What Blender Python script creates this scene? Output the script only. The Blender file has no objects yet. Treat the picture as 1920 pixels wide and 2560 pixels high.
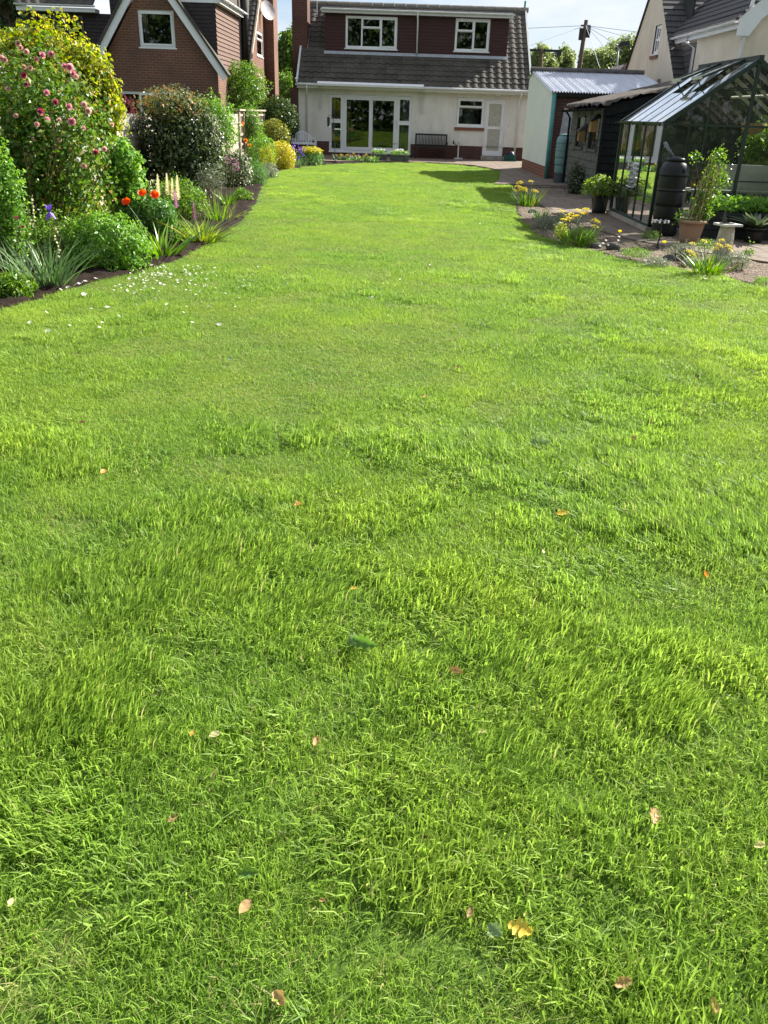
import bpy, math, random
import numpy as np
from mathutils import Vector, Matrix, Euler
random.seed(7); RN = np.random.default_rng(11)
S = bpy.context.scene
COL = S.collection

# ---------------------------------------------------------------- camera
FPX, PITCH, ROLL, EYE = 2071.0, math.radians(25.66), math.radians(1.9), 1.55
_F = np.array([0, math.cos(PITCH), -math.sin(PITCH)]); _R = np.array([1., 0, 0]); _D = np.array([0, -math.sin(PITCH), -math.cos(PITCH)])
cam = bpy.data.cameras.new('camera'); camo = bpy.data.objects.new('camera', cam); COL.objects.link(camo)
cr, sr = math.cos(ROLL), math.sin(ROLL)
cx_ = _R * cr - _D * sr; cdown = _R * sr + _D * cr      # image axes in the world
M = Matrix.Identity(4)
for i in range(3):
    M[i][0] = cx_[i]; M[i][1] = -cdown[i]; M[i][2] = -_F[i]
# image x maps to R*cos + (D)*(-sin); image down maps to R*sin + D*cos
M[0][3], M[1][3], M[2][3] = 0, 0, EYE
camo.matrix_world = M
cam.sensor_fit = 'VERTICAL'; cam.sensor_height = 32.0; cam.lens = FPX / 2560 * 32.0
cam.clip_start = 0.05; cam.clip_end = 2000
S.camera = camo
S.render.resolution_x, S.render.resolution_y = 768, 1024

def _ray(x, y):
    u, v = (x - 960) / FPX, (y - 1280) / FPX
    return _F + (u * cr + v * sr) * _R + (-u * sr + v * cr) * _D
def P(x, y, Y):                      # point of the scene at depth Y along the garden
    d = _ray(x, y); return d * (Y / d[1]) + np.array([0, 0, EYE])
def G(x, y, z=0.0):                  # point on the ground
    d = _ray(x, y); return d * ((z - EYE) / d[2]) + np.array([0, 0, EYE])
def scale_at(Y, z=1.0):              # metres per source pixel
    return (Y * math.cos(PITCH) + (EYE - z) * math.sin(PITCH)) / FPX

# ---------------------------------------------------------------- light
SUNV = Vector((1.22, 0.92, 1.0)).normalized()           # towards the sun
EL = math.asin(SUNV.z); AZ = math.atan2(SUNV.x, SUNV.y)
S.world = bpy.data.worlds.new('World'); S.world.use_nodes = True
wn = S.world.node_tree; wn.nodes.clear()
sky = wn.nodes.new('ShaderNodeTexSky'); sky.sky_type = 'NISHITA'; sky.sun_disc = False
sky.sun_elevation = EL; sky.sun_rotation = AZ; sky.air_density = 1.0; sky.dust_density = 0.3; sky.ozone_density = 1.5
wtc = wn.nodes.new('ShaderNodeTexCoord'); wmp = wn.nodes.new('ShaderNodeMapping'); wmp.inputs['Scale'].default_value = (1.0, 1.0, 2.4)
wno = wn.nodes.new('ShaderNodeTexNoise'); wno.inputs['Scale'].default_value = 3.2; wno.inputs['Detail'].default_value = 9; wno.inputs['Roughness'].default_value = .6
wrp = wn.nodes.new('ShaderNodeValToRGB'); wrp.color_ramp.elements[0].position = .38; wrp.color_ramp.elements[1].position = .60
wmx = wn.nodes.new('ShaderNodeMix'); wmx.data_type = 'RGBA'; wmx.inputs['B'].default_value = (7.0, 7.2, 7.6, 1)
wbg = wn.nodes.new('ShaderNodeBackground'); wbg.inputs['Strength'].default_value = 0.05
wou = wn.nodes.new('ShaderNodeOutputWorld')
L = wn.links.new
L(wtc.outputs['Generated'], wmp.inputs['Vector']); L(wmp.outputs[0], wno.inputs['Vector']); L(wno.outputs['Fac'], wrp.inputs[0])
wm2 = wn.nodes.new('ShaderNodeMix'); wm2.data_type = 'RGBA'; wm2.inputs['Factor'].default_value = .55; wm2.inputs['B'].default_value = (3.5, 4.5, 6.3, 1); L(sky.outputs[0], wm2.inputs['A'])
L(wrp.outputs[0], wmx.inputs['Factor']); L(wm2.outputs['Result'], wmx.inputs['A']); L(wmx.outputs['Result'], wbg.inputs[0]); L(wbg.outputs[0], wou.inputs[0])
sd = bpy.data.lights.new('sun', 'SUN'); sd.energy = 5.0; sd.angle = math.radians(.53); sd.color = (1, .95, .86)
so = bpy.data.objects.new('sun', sd); COL.objects.link(so); so.location = (20, 20, 30)
so.rotation_euler = SUNV.to_track_quat('Z', 'Y').to_euler()
S.view_settings.view_transform = 'Standard'; S.view_settings.look = 'None'; S.view_settings.exposure = 1.5; S.view_settings.gamma = 1
S.view_settings.use_curve_mapping = False
S.render.engine = 'CYCLES'
cy = S.cycles; cy.max_bounces = 7; cy.diffuse_bounces = 3; cy.glossy_bounces = 4; cy.transmission_bounces = 4; cy.transparent_max_bounces = 24
cy.caustics_reflective = False; cy.caustics_refractive = False; cy.use_denoising = True; cy.denoising_input_passes = 'RGB_ALBEDO_NORMAL'; cy.denoising_prefilter = 'ACCURATE'; cy.use_adaptive_sampling = False; cy.sample_clamp_indirect = 6

# ---------------------------------------------------------------- node helpers
class NT:
    def __init__(s, name):
        s.m = bpy.data.materials.new(name); s.m.use_nodes = True; s.t = s.m.node_tree; s.t.nodes.clear()
        s.out = s.n('ShaderNodeOutputMaterial')
    def n(s, k, **kw):
        q = s.t.nodes.new(k)
        for a, b in kw.items():
            if hasattr(q, a): setattr(q, a, b)
        return q
    def l(s, a, b): s.t.links.new(a, b)
    def pos(s): return s.n('ShaderNodeNewGeometry').outputs['Position']
    def noise(s, scale, detail=4, rough=.55, vec=None, stretch=None):
        q = s.n('ShaderNodeTexNoise'); q.inputs['Scale'].default_value = scale; q.inputs['Detail'].default_value = detail; q.inputs['Roughness'].default_value = rough
        v = vec or s.pos()
        if stretch:
            mp = s.n('ShaderNodeMapping'); mp.inputs['Scale'].default_value = stretch; s.l(v, mp.inputs[0]); v = mp.outputs[0]
        s.l(v, q.inputs['Vector']); return q.outputs['Fac']
    def ramp(s, fac, stops):
        q = s.n('ShaderNodeValToRGB'); e = q.color_ramp.elements
        while len(e) < len(stops): e.new(.5)
        for el, (p, c) in zip(e, stops):
            el.position = p; el.color = (*c, 1) if len(c) == 3 else c
        s.l(fac, q.inputs[0]); return q.outputs[0]
    def mix(s, fac, a, b, mode='MIX'):
        q = s.n('ShaderNodeMix'); q.data_type = 'RGBA'; q.blend_type = mode
        for k, v in (('Factor', fac), ('A', a), ('B', b)):
            if isinstance(v, (int, float)): q.inputs[k].default_value = v
            elif isinstance(v, tuple): q.inputs[k].default_value = (*v, 1)
            else: s.l(v, q.inputs[k])
        return q.outputs['Result']
    def math(s, op, a, b=0.0):
        q = s.n('ShaderNodeMath'); q.operation = op
        for i, v in enumerate((a, b)):
            if isinstance(v, (int, float)): q.inputs[i].default_value = v
            else: s.l(v, q.inputs[i])
        return q.outputs[0]
    def bsdf(s, col, rough=.6, spec=.4, metal=0.0, bump=None, bs=.3, bd=.02):
        q = s.n('ShaderNodeBsdfPrincipled')
        if isinstance(col, tuple): q.inputs['Base Color'].default_value = (*col, 1)
        else: s.l(col, q.inputs['Base Color'])
        if isinstance(rough, (int, float)): q.inputs['Roughness'].default_value = rough
        else: s.l(rough, q.inputs['Roughness'])
        q.inputs['Metallic'].default_value = metal; q.inputs['Specular IOR Level'].default_value = spec
        if bump is not None:
            b = s.n('ShaderNodeBump'); b.inputs['Strength'].default_value = bs; b.inputs['Distance'].default_value = bd
            s.l(bump, b.inputs['Height']); s.l(b.outputs[0], q.inputs['Normal'])
        return q.outputs[0]
    def done(s, sh): s.l(sh, s.out.inputs['Surface']); return s.m
    def wallcoord(s):                # (run, height) on any vertical wall
        g = s.n('ShaderNodeNewGeometry'); sp = s.n('ShaderNodeSeparateXYZ'); s.l(g.outputs['Position'], sp.inputs[0])
        sn = s.n('ShaderNodeSeparateXYZ'); s.l(g.outputs['True Normal'], sn.inputs[0])
        f = s.math('GREATER_THAN', s.math('ABSOLUTE', sn.outputs[0]), .6)
        u = s.math('ADD', s.math('MULTIPLY', sp.outputs[1], f), s.math('MULTIPLY', sp.outputs[0], s.math('SUBTRACT', 1.0, f)))
        c = s.n('ShaderNodeCombineXYZ'); s.l(u, c.inputs[0]); s.l(sp.outputs[2], c.inputs[1]); return c.outputs[0]
    def brick(s, vec, c1, c2, mortar, w, h, ms=.01, off=.5):
        q = s.n('ShaderNodeTexBrick'); q.inputs['Scale'].default_value = 1
        q.inputs['Color1'].default_value = (*c1, 1); q.inputs['Color2'].default_value = (*c2, 1); q.inputs['Mortar'].default_value = (*mortar, 1)
        q.inputs['Brick Width'].default_value = w; q.inputs['Row Height'].default_value = h; q.inputs['Mortar Size'].default_value = ms
        q.inputs['Mortar Smooth'].default_value = .15; q.offset = off; s.l(vec, q.inputs['Vector']); return q

def plain(name, col, rough=.5, var=.18, scale=9., spec=.4, metal=0., bump=0.0, dirt=None):
    t = NT(name); nz = t.noise(scale, 5)
    a = tuple(c * (1 - var) for c in col); b = tuple(min(1, c * (1 + var)) for c in col)
    c = t.ramp(nz, [(.3, a), (.7, b)])
    if dirt:
        d = t.ramp(t.noise(1.7, 7, .65, stretch=(1.6, 1.6, .5)), [(.48, (0, 0, 0)), (.75, (1, 1, 1))])
        c = t.mix(t.math('MULTIPLY', d, .55), c, dirt)
    return t.done(t.bsdf(c, rough, spec, metal, nz if bump else None, bump or .3))
def brickmat(name, c1, c2, mortar, soot=None):
    t = NT(name); v = t.wallcoord(); q = t.brick(v, c1, c2, mortar, .225, .075, .009)
    c = t.mix(t.ramp(t.noise(14, 4), [(.3, (0, 0, 0)), (.75, (1, 1, 1))]), q.outputs['Color'], tuple(x * .62 for x in c1), 'MIX')
    c = t.mix(.45, q.outputs['Color'], c)
    if soot: c = t.mix(t.ramp(t.noise(1.1, 5), [(.4, (0, 0, 0)), (.7, (.6, .6, .6))]), c, soot)
    return t.done(t.bsdf(c, .85, .25, 0, t.math('SUBTRACT', 1.0, q.outputs['Fac']), .5, .008))
def tilemat(name, cols, w, h, joint=.006, rough=.8):
    t = NT(name); v = t.wallcoord(); q = t.brick(v, cols[0], cols[1], tuple(c * .3 for c in cols[0]), w, h, joint)
    n1 = t.noise(6, 6); c = t.mix(t.ramp(n1, [(.4, (0, 0, 0)), (.75, (.5, .5, .5))]), q.outputs['Color'], cols[2])
    return t.done(t.bsdf(c, rough, .3, 0, t.noise(40, 3), .15, .01))
def glassmat(name, ior=1.6, tint=(.86, .9, .88), dirt=0.0, dirt_veil_col=(.5, .52, .45)):  # dirt also sets the painted sky veil of the greenhouse roof panes
    t = NT(name); f = t.n('ShaderNodeFresnel'); f.inputs['IOR'].default_value = ior
    tr = t.n('ShaderNodeBsdfTransparent'); tr.inputs[0].default_value = (*tint, 1)
    gl = t.n('ShaderNodeBsdfGlossy'); gl.inputs['Roughness'].default_value = .015; gl.inputs['Color'].default_value = (1, 1, 1, 1)
    m = t.n('ShaderNodeMixShader'); t.l(f.outputs[0], m.inputs[0]); t.l(tr.outputs[0], m.inputs[1]); t.l(gl.outputs[0], m.inputs[2]); sh = m.outputs[0]
    if dirt:
        d = t.n('ShaderNodeBsdfDiffuse'); d.inputs[0].default_value = (*dirt_veil_col, 1); m2 = t.n('ShaderNodeMixShader')
        fac = t.ramp(t.noise(5, 7, .7, stretch=(1, 1, .35)), [(.42, (dirt * .3,) * 3), (.72, (dirt * 2.2,) * 3)])
        t.l(fac, m2.inputs[0]); t.l(sh, m2.inputs[1]); t.l(d.outputs[0], m2.inputs[2]); sh = m2.outputs[0]
    return t.done(sh)
def leafmat(name, stops, trans=.38, rough=.42, spec=.35, patch=None, hue=.49):
    t = NT(name); a = t.n('ShaderNodeAttribute'); a.attribute_name = 'var'
    c = t.ramp(a.outputs['Fac'], stops)
    if patch: c = t.mix(t.ramp(t.noise(patch[0], 3), [(.4, (0, 0, 0)), (.65, (.8, .8, .8))]), c, patch[1])
    b = t.bsdf(c, rough, spec); tl = t.n('ShaderNodeBsdfTranslucent'); hs = t.n('ShaderNodeHueSaturation'); hs.inputs['Saturation'].default_value = 1.15; hs.inputs['Value'].default_value = 1.25; hs.inputs['Hue'].default_value = hue
    t.l(c, hs.inputs['Color']); t.l(hs.outputs[0], tl.inputs[0])
    m = t.n('ShaderNodeMixShader'); m.inputs[0].default_value = trans; t.l(b, m.inputs[1]); t.l(tl.outputs[0], m.inputs[2])
    return t.done(m.outputs[0])

# ---------------------------------------------------------------- mesh helpers
LOC = {}
def finish(o, parent):
    if parent is not None:
        o.parent = parent
    return o
class MB:
    def __init__(s): s.v = []; s.f = []; s.mi = []; s.n = 0; s.big = []
    def add(s, vs, fs, mi=0):
        s.v += [tuple(map(float, q)) for q in vs]; s.f += [tuple(i + s.n for i in f) for f in fs]; s.mi += [mi] * len(fs); s.n += len(vs)
    def poly(s, pts, mi=0): s.add(pts, [tuple(range(len(pts)))], mi)
    def box(s, a, b, mi=0):
        x0, y0, z0 = a; x1, y1, z1 = b
        s.add([(x0, y0, z0), (x1, y0, z0), (x1, y1, z0), (x0, y1, z0), (x0, y0, z1), (x1, y0, z1), (x1, y1, z1), (x0, y1, z1)],
              [(0, 3, 2, 1), (4, 5, 6, 7), (0, 1, 5, 4), (1, 2, 6, 5), (2, 3, 7, 6), (3, 0, 4, 7)], mi)
    def bar(s, p, q, w, h=None, up=(0, 0, 1), mi=0):
        p = Vector(p); q = Vector(q); d = (q - p).normalized(); u = Vector(up)
        if abs(d.dot(u)) > .95: u = Vector((0, 1, 0))
        a = d.cross(u).normalized() * (w / 2); b = a.cross(d).normalized() * ((h or w) / 2)
        s.add([p - a - b, p + a - b, p + a + b, p - a + b, q - a - b, q + a - b, q + a + b, q - a + b],
              [(0, 1, 2, 3), (7, 6, 5, 4), (4, 5, 1, 0), (5, 6, 2, 1), (6, 7, 3, 2), (7, 4, 0, 3)], mi)
    def tube(s, pts, r, n=8, mi=0, caps=True):
        pts = [Vector(p) for p in pts]; rr = r if isinstance(r, (list, tuple)) else [r] * len(pts)
        vs = []; fs = []
        for i, p in enumerate(pts):
            d = (pts[min(i + 1, len(pts) - 1)] - pts[max(i - 1, 0)]).normalized()
            u = Vector((0, 0, 1)) if abs(d.z) < .9 else Vector((0, 1, 0))
            a = d.cross(u).normalized(); b = a.cross(d)
            vs += [p + (a * math.cos(2 * math.pi * k / n) + b * math.sin(2 * math.pi * k / n)) * rr[i] for k in range(n)]
        for i in range(len(pts) - 1):
            for k in range(n):
                fs.append((i * n + k, i * n + (k + 1) % n, (i + 1) * n + (k + 1) % n, (i + 1) * n + k))
        if caps: fs += [tuple(range(n))[::-1], tuple((len(pts) - 1) * n + k for k in range(n))]
        s.add(vs, fs, mi)
    def lathe(s, prof, c, n=24, mi=0, sx=1, sy=1):
        vs = []; fs = []
        for r, z in prof:
            vs += [(c[0] + sx * r * math.cos(2 * math.pi * k / n), c[1] + sy * r * math.sin(2 * math.pi * k / n), c[2] + z) for k in range(n)]
        for i in range(len(prof) - 1):
            for k in range(n): fs.append((i * n + k, i * n + (k + 1) % n, (i + 1) * n + (k + 1) % n, (i + 1) * n + k))
        s.add(vs, fs, mi)
    def prism(s, pts, off, mi=0):    # polygon swept along a vector
        n = len(pts); o = np.array(off); a = [np.array(p, float) for p in pts]
        s.add(a + [p + o for p in a], [tuple(range(n)), tuple(range(2 * n - 1, n - 1, -1))] + [(i, i + n, (i + 1) % n + n, (i + 1) % n) for i in range(n)], mi)
    def wall(s, x0, x1, z0, z1, y, holes, th, mi=0, axis='y'):   # vertical wall with openings, real reveals
        xs = sorted({x0, x1, *[h[0] for h in holes], *[h[1] for h in holes]}); zs = sorted({z0, z1, *[h[2] for h in holes], *[h[3] for h in holes]})
        def pt(x, yy, z): return (x, yy, z) if axis == 'y' else (yy, x, z)
        for i in range(len(xs) - 1):
            for k in range(len(zs) - 1):
                mx, mz = (xs[i] + xs[i + 1]) / 2, (zs[k] + zs[k + 1]) / 2
                if any(h[0] < mx < h[1] and h[2] < mz < h[3] for h in holes): continue
                for yy in (y, y + th):
                    s.poly([pt(xs[i], yy, zs[k]), pt(xs[i + 1], yy, zs[k]), pt(xs[i + 1], yy, zs[k + 1]), pt(xs[i], yy, zs[k + 1])], mi)
        for h in holes:
            a, b, c, d = h
            for (p, q) in (((a, c), (a, d)), ((a, d), (b, d)), ((b, d), (b, c)), ((b, c), (a, c))):
                if p[1] == q[1] == z0: continue
                s.poly([pt(p[0], y, p[1]), pt(q[0], y, q[1]), pt(q[0], y + th, q[1]), pt(p[0], y + th, p[1])], mi)
        for (p, q) in (((x0, z0), (x0, z1)), ((x0, z1), (x1, z1)), ((x1, z1), (x1, z0))):
            s.poly([pt(p[0], y, p[1]), pt(q[0], y, q[1]), pt(q[0], y + th, q[1]), pt(p[0], y + th, p[1])], mi)
    def build(s, name, mats, parent=None, smooth=False, loc=None):
        me = bpy.data.meshes.new(name); off = np.array(LOC.get(parent.name, (0, 0, 0)) if parent is not None else (loc if loc is not None else (0, 0, 0)))
        vs = [(a - off[0], b - off[1], c - off[2]) for a, b, c in s.v]
        me.from_pydata(vs, [], s.f)
        for m in (mats if isinstance(mats, (list, tuple)) else [mats]): me.materials.append(m)
        me.polygons.foreach_set('material_index', s.mi)
        if smooth: me.polygons.foreach_set('use_smooth', [True] * len(me.polygons))
        me.update(); o = bpy.data.objects.new(name, me); COL.objects.link(o)
        if parent is not None: o.parent = parent; LOC[o.name] = tuple(off)
        else: o.location = off; LOC[o.name] = tuple(off)
        return o
def npmesh(name, V, F, mats, parent=None, var=None, smooth=False, link=True, loc=None):
    """V (n,3) world, F (m,k) equal-sized faces"""
    me = bpy.data.meshes.new(name); V = np.asarray(V, float)
    off = np.array(LOC.get(parent.name, (0, 0, 0)) if parent is not None else (loc if loc is not None else (0, 0, 0)))
    V = V - off; k = F.shape[1]
    me.vertices.add(len(V)); me.vertices.foreach_set('co', V.astype(np.float32).ravel())
    me.loops.add(F.size); me.loops.foreach_set('vertex_index', F.astype(np.int32).ravel())
    me.polygons.add(len(F)); me.polygons.foreach_set('loop_start', np.arange(0, F.size, k, dtype=np.int32))
    for m in (mats if isinstance(mats, (list, tuple)) else [mats]): me.materials.append(m)
    if smooth: me.polygons.foreach_set('use_smooth', np.ones(len(F), bool))
    if var is not None:
        a = me.attributes.new('var', 'FLOAT', 'POINT'); a.data.foreach_set('value', np.asarray(var, np.float32))
    me.update(calc_edges=True)
    o = bpy.data.objects.new(name, me)
    if link: COL.objects.link(o)
    if parent is not None: o.parent = parent
    else: o.location = off
    LOC[o.name] = tuple(off); return o
def tag(o, label, cat, group=None, kind=None):
    if label: o['label'] = label
    if cat: o['category'] = cat
    if group: o['group'] = group
    if kind: o['kind'] = kind
    return o
def thing(name, label, cat, loc=(0, 0, 0), group=None):
    o = bpy.data.objects.new(name, None); COL.objects.link(o); o.location = loc; o.empty_display_size = .2
    LOC[o.name] = tuple(loc); return tag(o, label, cat, group)
def struct(o): o['kind'] = 'structure'; return o
def dup(root, loc, rz=0.0, sc=1.0, label=None, tilt=(0, 0)):
    r = root.copy(); COL.objects.link(r); r.location = loc; r.rotation_euler = (tilt[0], tilt[1], rz); r.scale = (sc,) * 3
    if label: r['label'] = label
    for ch in root.children:
        c = ch.copy(); COL.objects.link(c); c.parent = r
        for g in ch.children:
            d = g.copy(); COL.objects.link(d); d.parent = c
    return r

# ---------------------------------------------------------------- leaves
def unit(a): return a / np.maximum(np.linalg.norm(a, axis=-1, keepdims=True), 1e-9)
def leaves(pos, nrm, size, aspect=.5, droop=0.0, fold=.18, rng=RN, axis=None):
    n = len(pos); r = rng.normal(size=(n, 3)) if axis is None else axis + rng.normal(size=(n, 3)) * .25
    r[:, 2] -= droop
    ax = unit(r - (r * nrm).sum(1, keepdims=True) * nrm); sd_ = np.cross(nrm, ax)
    L_ = (size * rng.uniform(.6, 1.35, n))[:, None]; W = L_ * aspect
    b = pos - ax * L_ * .5; tp = pos + ax * L_ * .5 - nrm * L_ * .1
    l = pos + sd_ * W * .5 + nrm * W * fold - ax * L_ * .06; r2 = pos - sd_ * W * .5 + nrm * W * fold - ax * L_ * .06
    V = np.stack([b, r2, tp, l], 1).reshape(-1, 3); F = np.arange(4 * n).reshape(n, 4)
    return V, F, np.repeat(rng.random(n), 4)
def blob(c, rad, n, rng=RN, shell=.3, lump=.28, nrand=.8, up=.35, zmin=None, seed=None):
    d = unit(rng.normal(size=(n, 3))); ph = rng.uniform(0, 6.28, (6, 3)); k = rng.integers(2, 6, (6, 3))
    w = sum(np.sin(k[i, 0] * d[:, 0] * 2 + ph[i, 0]) * np.sin(k[i, 1] * d[:, 1] * 2 + ph[i, 1]) * np.sin(k[i, 2] * d[:, 2] * 2 + ph[i, 2]) for i in range(6)) / 2.2
    w += .35 * np.sin(9 * d[:, 0] + ph[0, 0]) * np.sin(8 * d[:, 2] + ph[1, 0]) * np.sin(8 * d[:, 1] + ph[2, 0])
    r = (1 + lump * w) * (1 - shell * rng.random(n) ** 1.3)
    p = np.array(c) + d * np.array(rad) * r[:, None]
    m = np.ones(n, bool) if zmin is None else p[:, 2] > zmin
    nr = unit(d * np.array([1, 1, 1]) + rng.normal(size=(n, 3)) * nrand + np.array([0, 0, up]))
    return p[m], nr[m]
def merge(parts):
    V = []; F = []; A = []; o = 0
    for v, f, a in parts:
        V.append(v); F.append(f + o); A.append(a); o += len(v)
    return np.concatenate(V), np.concatenate(F), np.concatenate(A)
def strips(base, dirn, length, width, rng=RN, bend=.5, seg=3, lean=.35, side=None, droop=0.0):
    """sword leaves: base (n,3), dirn azimuth unit (n,2)"""
    n = len(base); t = np.linspace(0, 1, seg + 1)
    ln = length * rng.uniform(.65, 1.15, n); le = lean * rng.uniform(.2, 1.5, n); bd = bend * rng.uniform(.3, 1.6, n)
    az = dirn; sdv = np.stack([-az[:, 1], az[:, 0], np.zeros(n)], 1)
    tw = rng.uniform(-.9, .9, n)[:, None]; sdv = unit(sdv + np.concatenate([az, np.zeros((n, 1))], 1) * tw)
    V = []
    for i, q in enumerate(t):
        out = (le * q + bd * q * q * .6) * ln; up = ln * (q - bd * q * q * .35 - droop * q ** 3)
        c = base + np.stack([az[:, 0] * out, az[:, 1] * out, up], 1)
        w = width * (1.0 if q < .5 else max(0.06, 1.25 * (1 - q) ** .7)) * rng.uniform(.9, 1.1)
        V.append(c - sdv * w / 2); V.append(c + sdv * w / 2)
    V = np.stack(V, 1).reshape(-1, 3); m = 2 * (seg + 1)
    F = np.array([[2 * i, 2 * i + 1, 2 * i + 3, 2 * i + 2] for i in range(seg)])
    F = (np.arange(n)[:, None, None] * m + F[None]).reshape(-1, 4)
    return V, F, np.repeat(rng.random(n), m)
def rdir(n, rng=RN):
    a = rng.uniform(0, 2 * math.pi, n); return np.stack([np.cos(a), np.sin(a)], 1)

# ================================================================ ground, lawn, beds, paths
def smoothnoise(x, y, sc, seed=0):
    r = np.random.default_rng(seed); g = r.random((64, 64)); u = np.asarray(x) / sc + 100.5; v = np.asarray(y) / sc + 100.5
    i = np.floor(u).astype(int); j = np.floor(v).astype(int); a = u - i; b = v - j; a = a * a * (3 - 2 * a); b = b * b * (3 - 2 * b)
    q = lambda p, w: g[p % 64, w % 64]
    return (q(i, j) * (1 - a) + q(i + 1, j) * a) * (1 - b) + (q(i, j + 1) * (1 - a) + q(i + 1, j + 1) * a) * b
def catmull(pts, k=6):
    o = []
    for i in range(len(pts)):
        p0, p1, p2, p3 = [np.array(pts[(i + d) % len(pts)][:2], float) for d in (-1, 0, 1, 2)]
        for t in np.linspace(0, 1, k, endpoint=False):
            o.append(.5 * ((2 * p1) + (-p0 + p2) * t + (2 * p0 - 5 * p1 + 4 * p2 - p3) * t * t + (-p0 + 3 * p1 - 3 * p2 + p3) * t ** 3))
    return np.array(o)
def inside(poly, x, y):
    r = np.zeros(len(x), bool); n = len(poly)
    for i in range(n):
        x0, y0 = poly[i]; x1, y1 = poly[(i + 1) % n]
        c = (y0 > y) != (y1 > y)
        if y1 != y0: r ^= c & (x < (x1 - x0) * (y - y0) / (y1 - y0) + x0)
    return r
left_px = [(0, 778), (220, 710), (400, 665), (520, 612), (600, 556), (640, 507), (650, 478), (690, 432)]
right_px = [(1262, 430), (1283, 452), (1288, 485), (1291, 530), (1320, 568), (1380, 601), (1500, 634), (1640, 664), (1800, 690), (1920, 725)]
LAWN = [(-7, -13), (-5.5, -4), (-5.2, 0), (-4.2, 3.5), (-3.6, 5.6)] + [tuple(G(*p)[:2]) for p in left_px] + [(-2.77, 27.4), (-1.9, 29.5), (-.9, 30.9), (.4, 31.6), (1.6, 31.7), (2.6, 31.0)] + \
       [tuple(G(*p)[:2]) for p in right_px] + [(4.5, 7.2), (5.4, 4), (5.8, 0), (6, -4), (7, -13)]
LAWN = catmull(LAWN, 6)

t = NT('earth'); m_earth = t.done(t.bsdf(t.ramp(t.noise(.8, 8), [(.3, (.05, .06, .02)), (.6, (.07, .09, .03)), (.8, (.12, .10, .06))]), .9, .2))
g = MB(); g.poly([(-300, -120, -.12), (300, -120, -.12), (300, 500, -.12), (-300, 500, -.12)]); struct(g.build('ground', m_earth))
t = NT('turf_soil'); m_turf = t.done(t.bsdf(t.ramp(t.noise(7, 8, .7), [(.3, (.04, .075, .014)), (.55, (.075, .13, .022)), (.8, (.11, .11, .04))]), .95, .1))
g = MB(); g.prism([(x, y, 0.0) for x, y in LAWN], (0, 0, -.11)); struct(g.build('lawn', m_turf))

t = NT('soil'); n1 = t.noise(38, 8, .75); n2 = t.noise(9, 5)
m_soil = t.done(t.bsdf(t.mix(n2, t.ramp(n1, [(.3, (.012, .008, .006)), (.7, (.046, .029, .020))]), (.024, .016, .012)), .95, .15, 0, n1, .9, .03))
def grid_surface(name, x0, x1, y0, y1, st, zf, mat):
    xs = np.arange(x0, x1 + st / 2, st); ys = np.arange(y0, y1 + st / 2, st); X, Y = np.meshgrid(xs, ys)
    Z = zf(X.ravel(), Y.ravel()); V = np.stack([X.ravel(), Y.ravel(), Z], 1); w = len(xs)
    i = (np.arange(len(ys) - 1)[:, None] * w + np.arange(w - 1)[None]).ravel(); F = np.stack([i, i + 1, i + w + 1, i + w], 1)
    return struct(npmesh(name, V, F, mat, smooth=True))
def soilz(x, y):
    z = -.035 + .055 * smoothnoise(x, y, .07, 3) + .03 * smoothnoise(x, y, .16, 4) + .03 * smoothnoise(x, y, .7, 5)
    return np.where(inside(LAWN, x, y), -.115, z)
grid_surface('flower_bed_soil', -7.0, -1.2, 4.2, 32.4, .045, soilz, m_soil)
t = NT('gravel'); vo = t.n('ShaderNodeTexVoronoi'); vo.inputs['Scale'].default_value = 42; t.l(t.pos(), vo.inputs['Vector'])
m_gravel = t.done(t.bsdf(t.mix(t.ramp(t.noise(3, 5), [(.35, (0, 0, 0)), (.7, (.6, .6, .6))]), t.ramp(vo.outputs['Color'], [(.1, (.07, .05, .034)), (.45, (.17, .12, .085)), (.8, (.28, .22, .17))]), (.08, .06, .04)), .9, .2, 0, vo.outputs['Distance'], .8, .03))
path_pts = [(3.05, 22.4), (2.95, 18.5), (2.9, 16.2), (3.1, 14.2), (3.5, 12.6), (4.1, 11.6), (4.9, 10.7), (6.2, 9.8), (9, 9.2), (9, 22.4)]
def gravz(x, y):
    z = -.02 + .02 * smoothnoise(x, y, .06, 8) + .03 * smoothnoise(x, y, .5, 9)
    return np.where(inside(LAWN, x, y) | inside(path_pts, x, y), -.115, z)
grid_surface('gravel_bed', 1.4, 9.0, 5.0, 22.5, .06, gravz, m_gravel)
t = NT('paving'); v = t.pos(); q = t.brick(v, (.18, .135, .10), (.23, .18, .14), (.045, .035, .028), .6, .45, .012)
m_pave = t.done(t.bsdf(t.mix(t.ramp(t.noise(2.2, 8, .7), [(.4, (0, 0, 0)), (.7, (.7, .7, .7))]), q.outputs['Color'], (.085, .068, .05)), .85, .3, 0, t.math('ADD', t.math('MULTIPLY', q.outputs['Fac'], -1.0), t.math('MULTIPLY', t.noise(25, 5), .35)), .6, .012))
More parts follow.
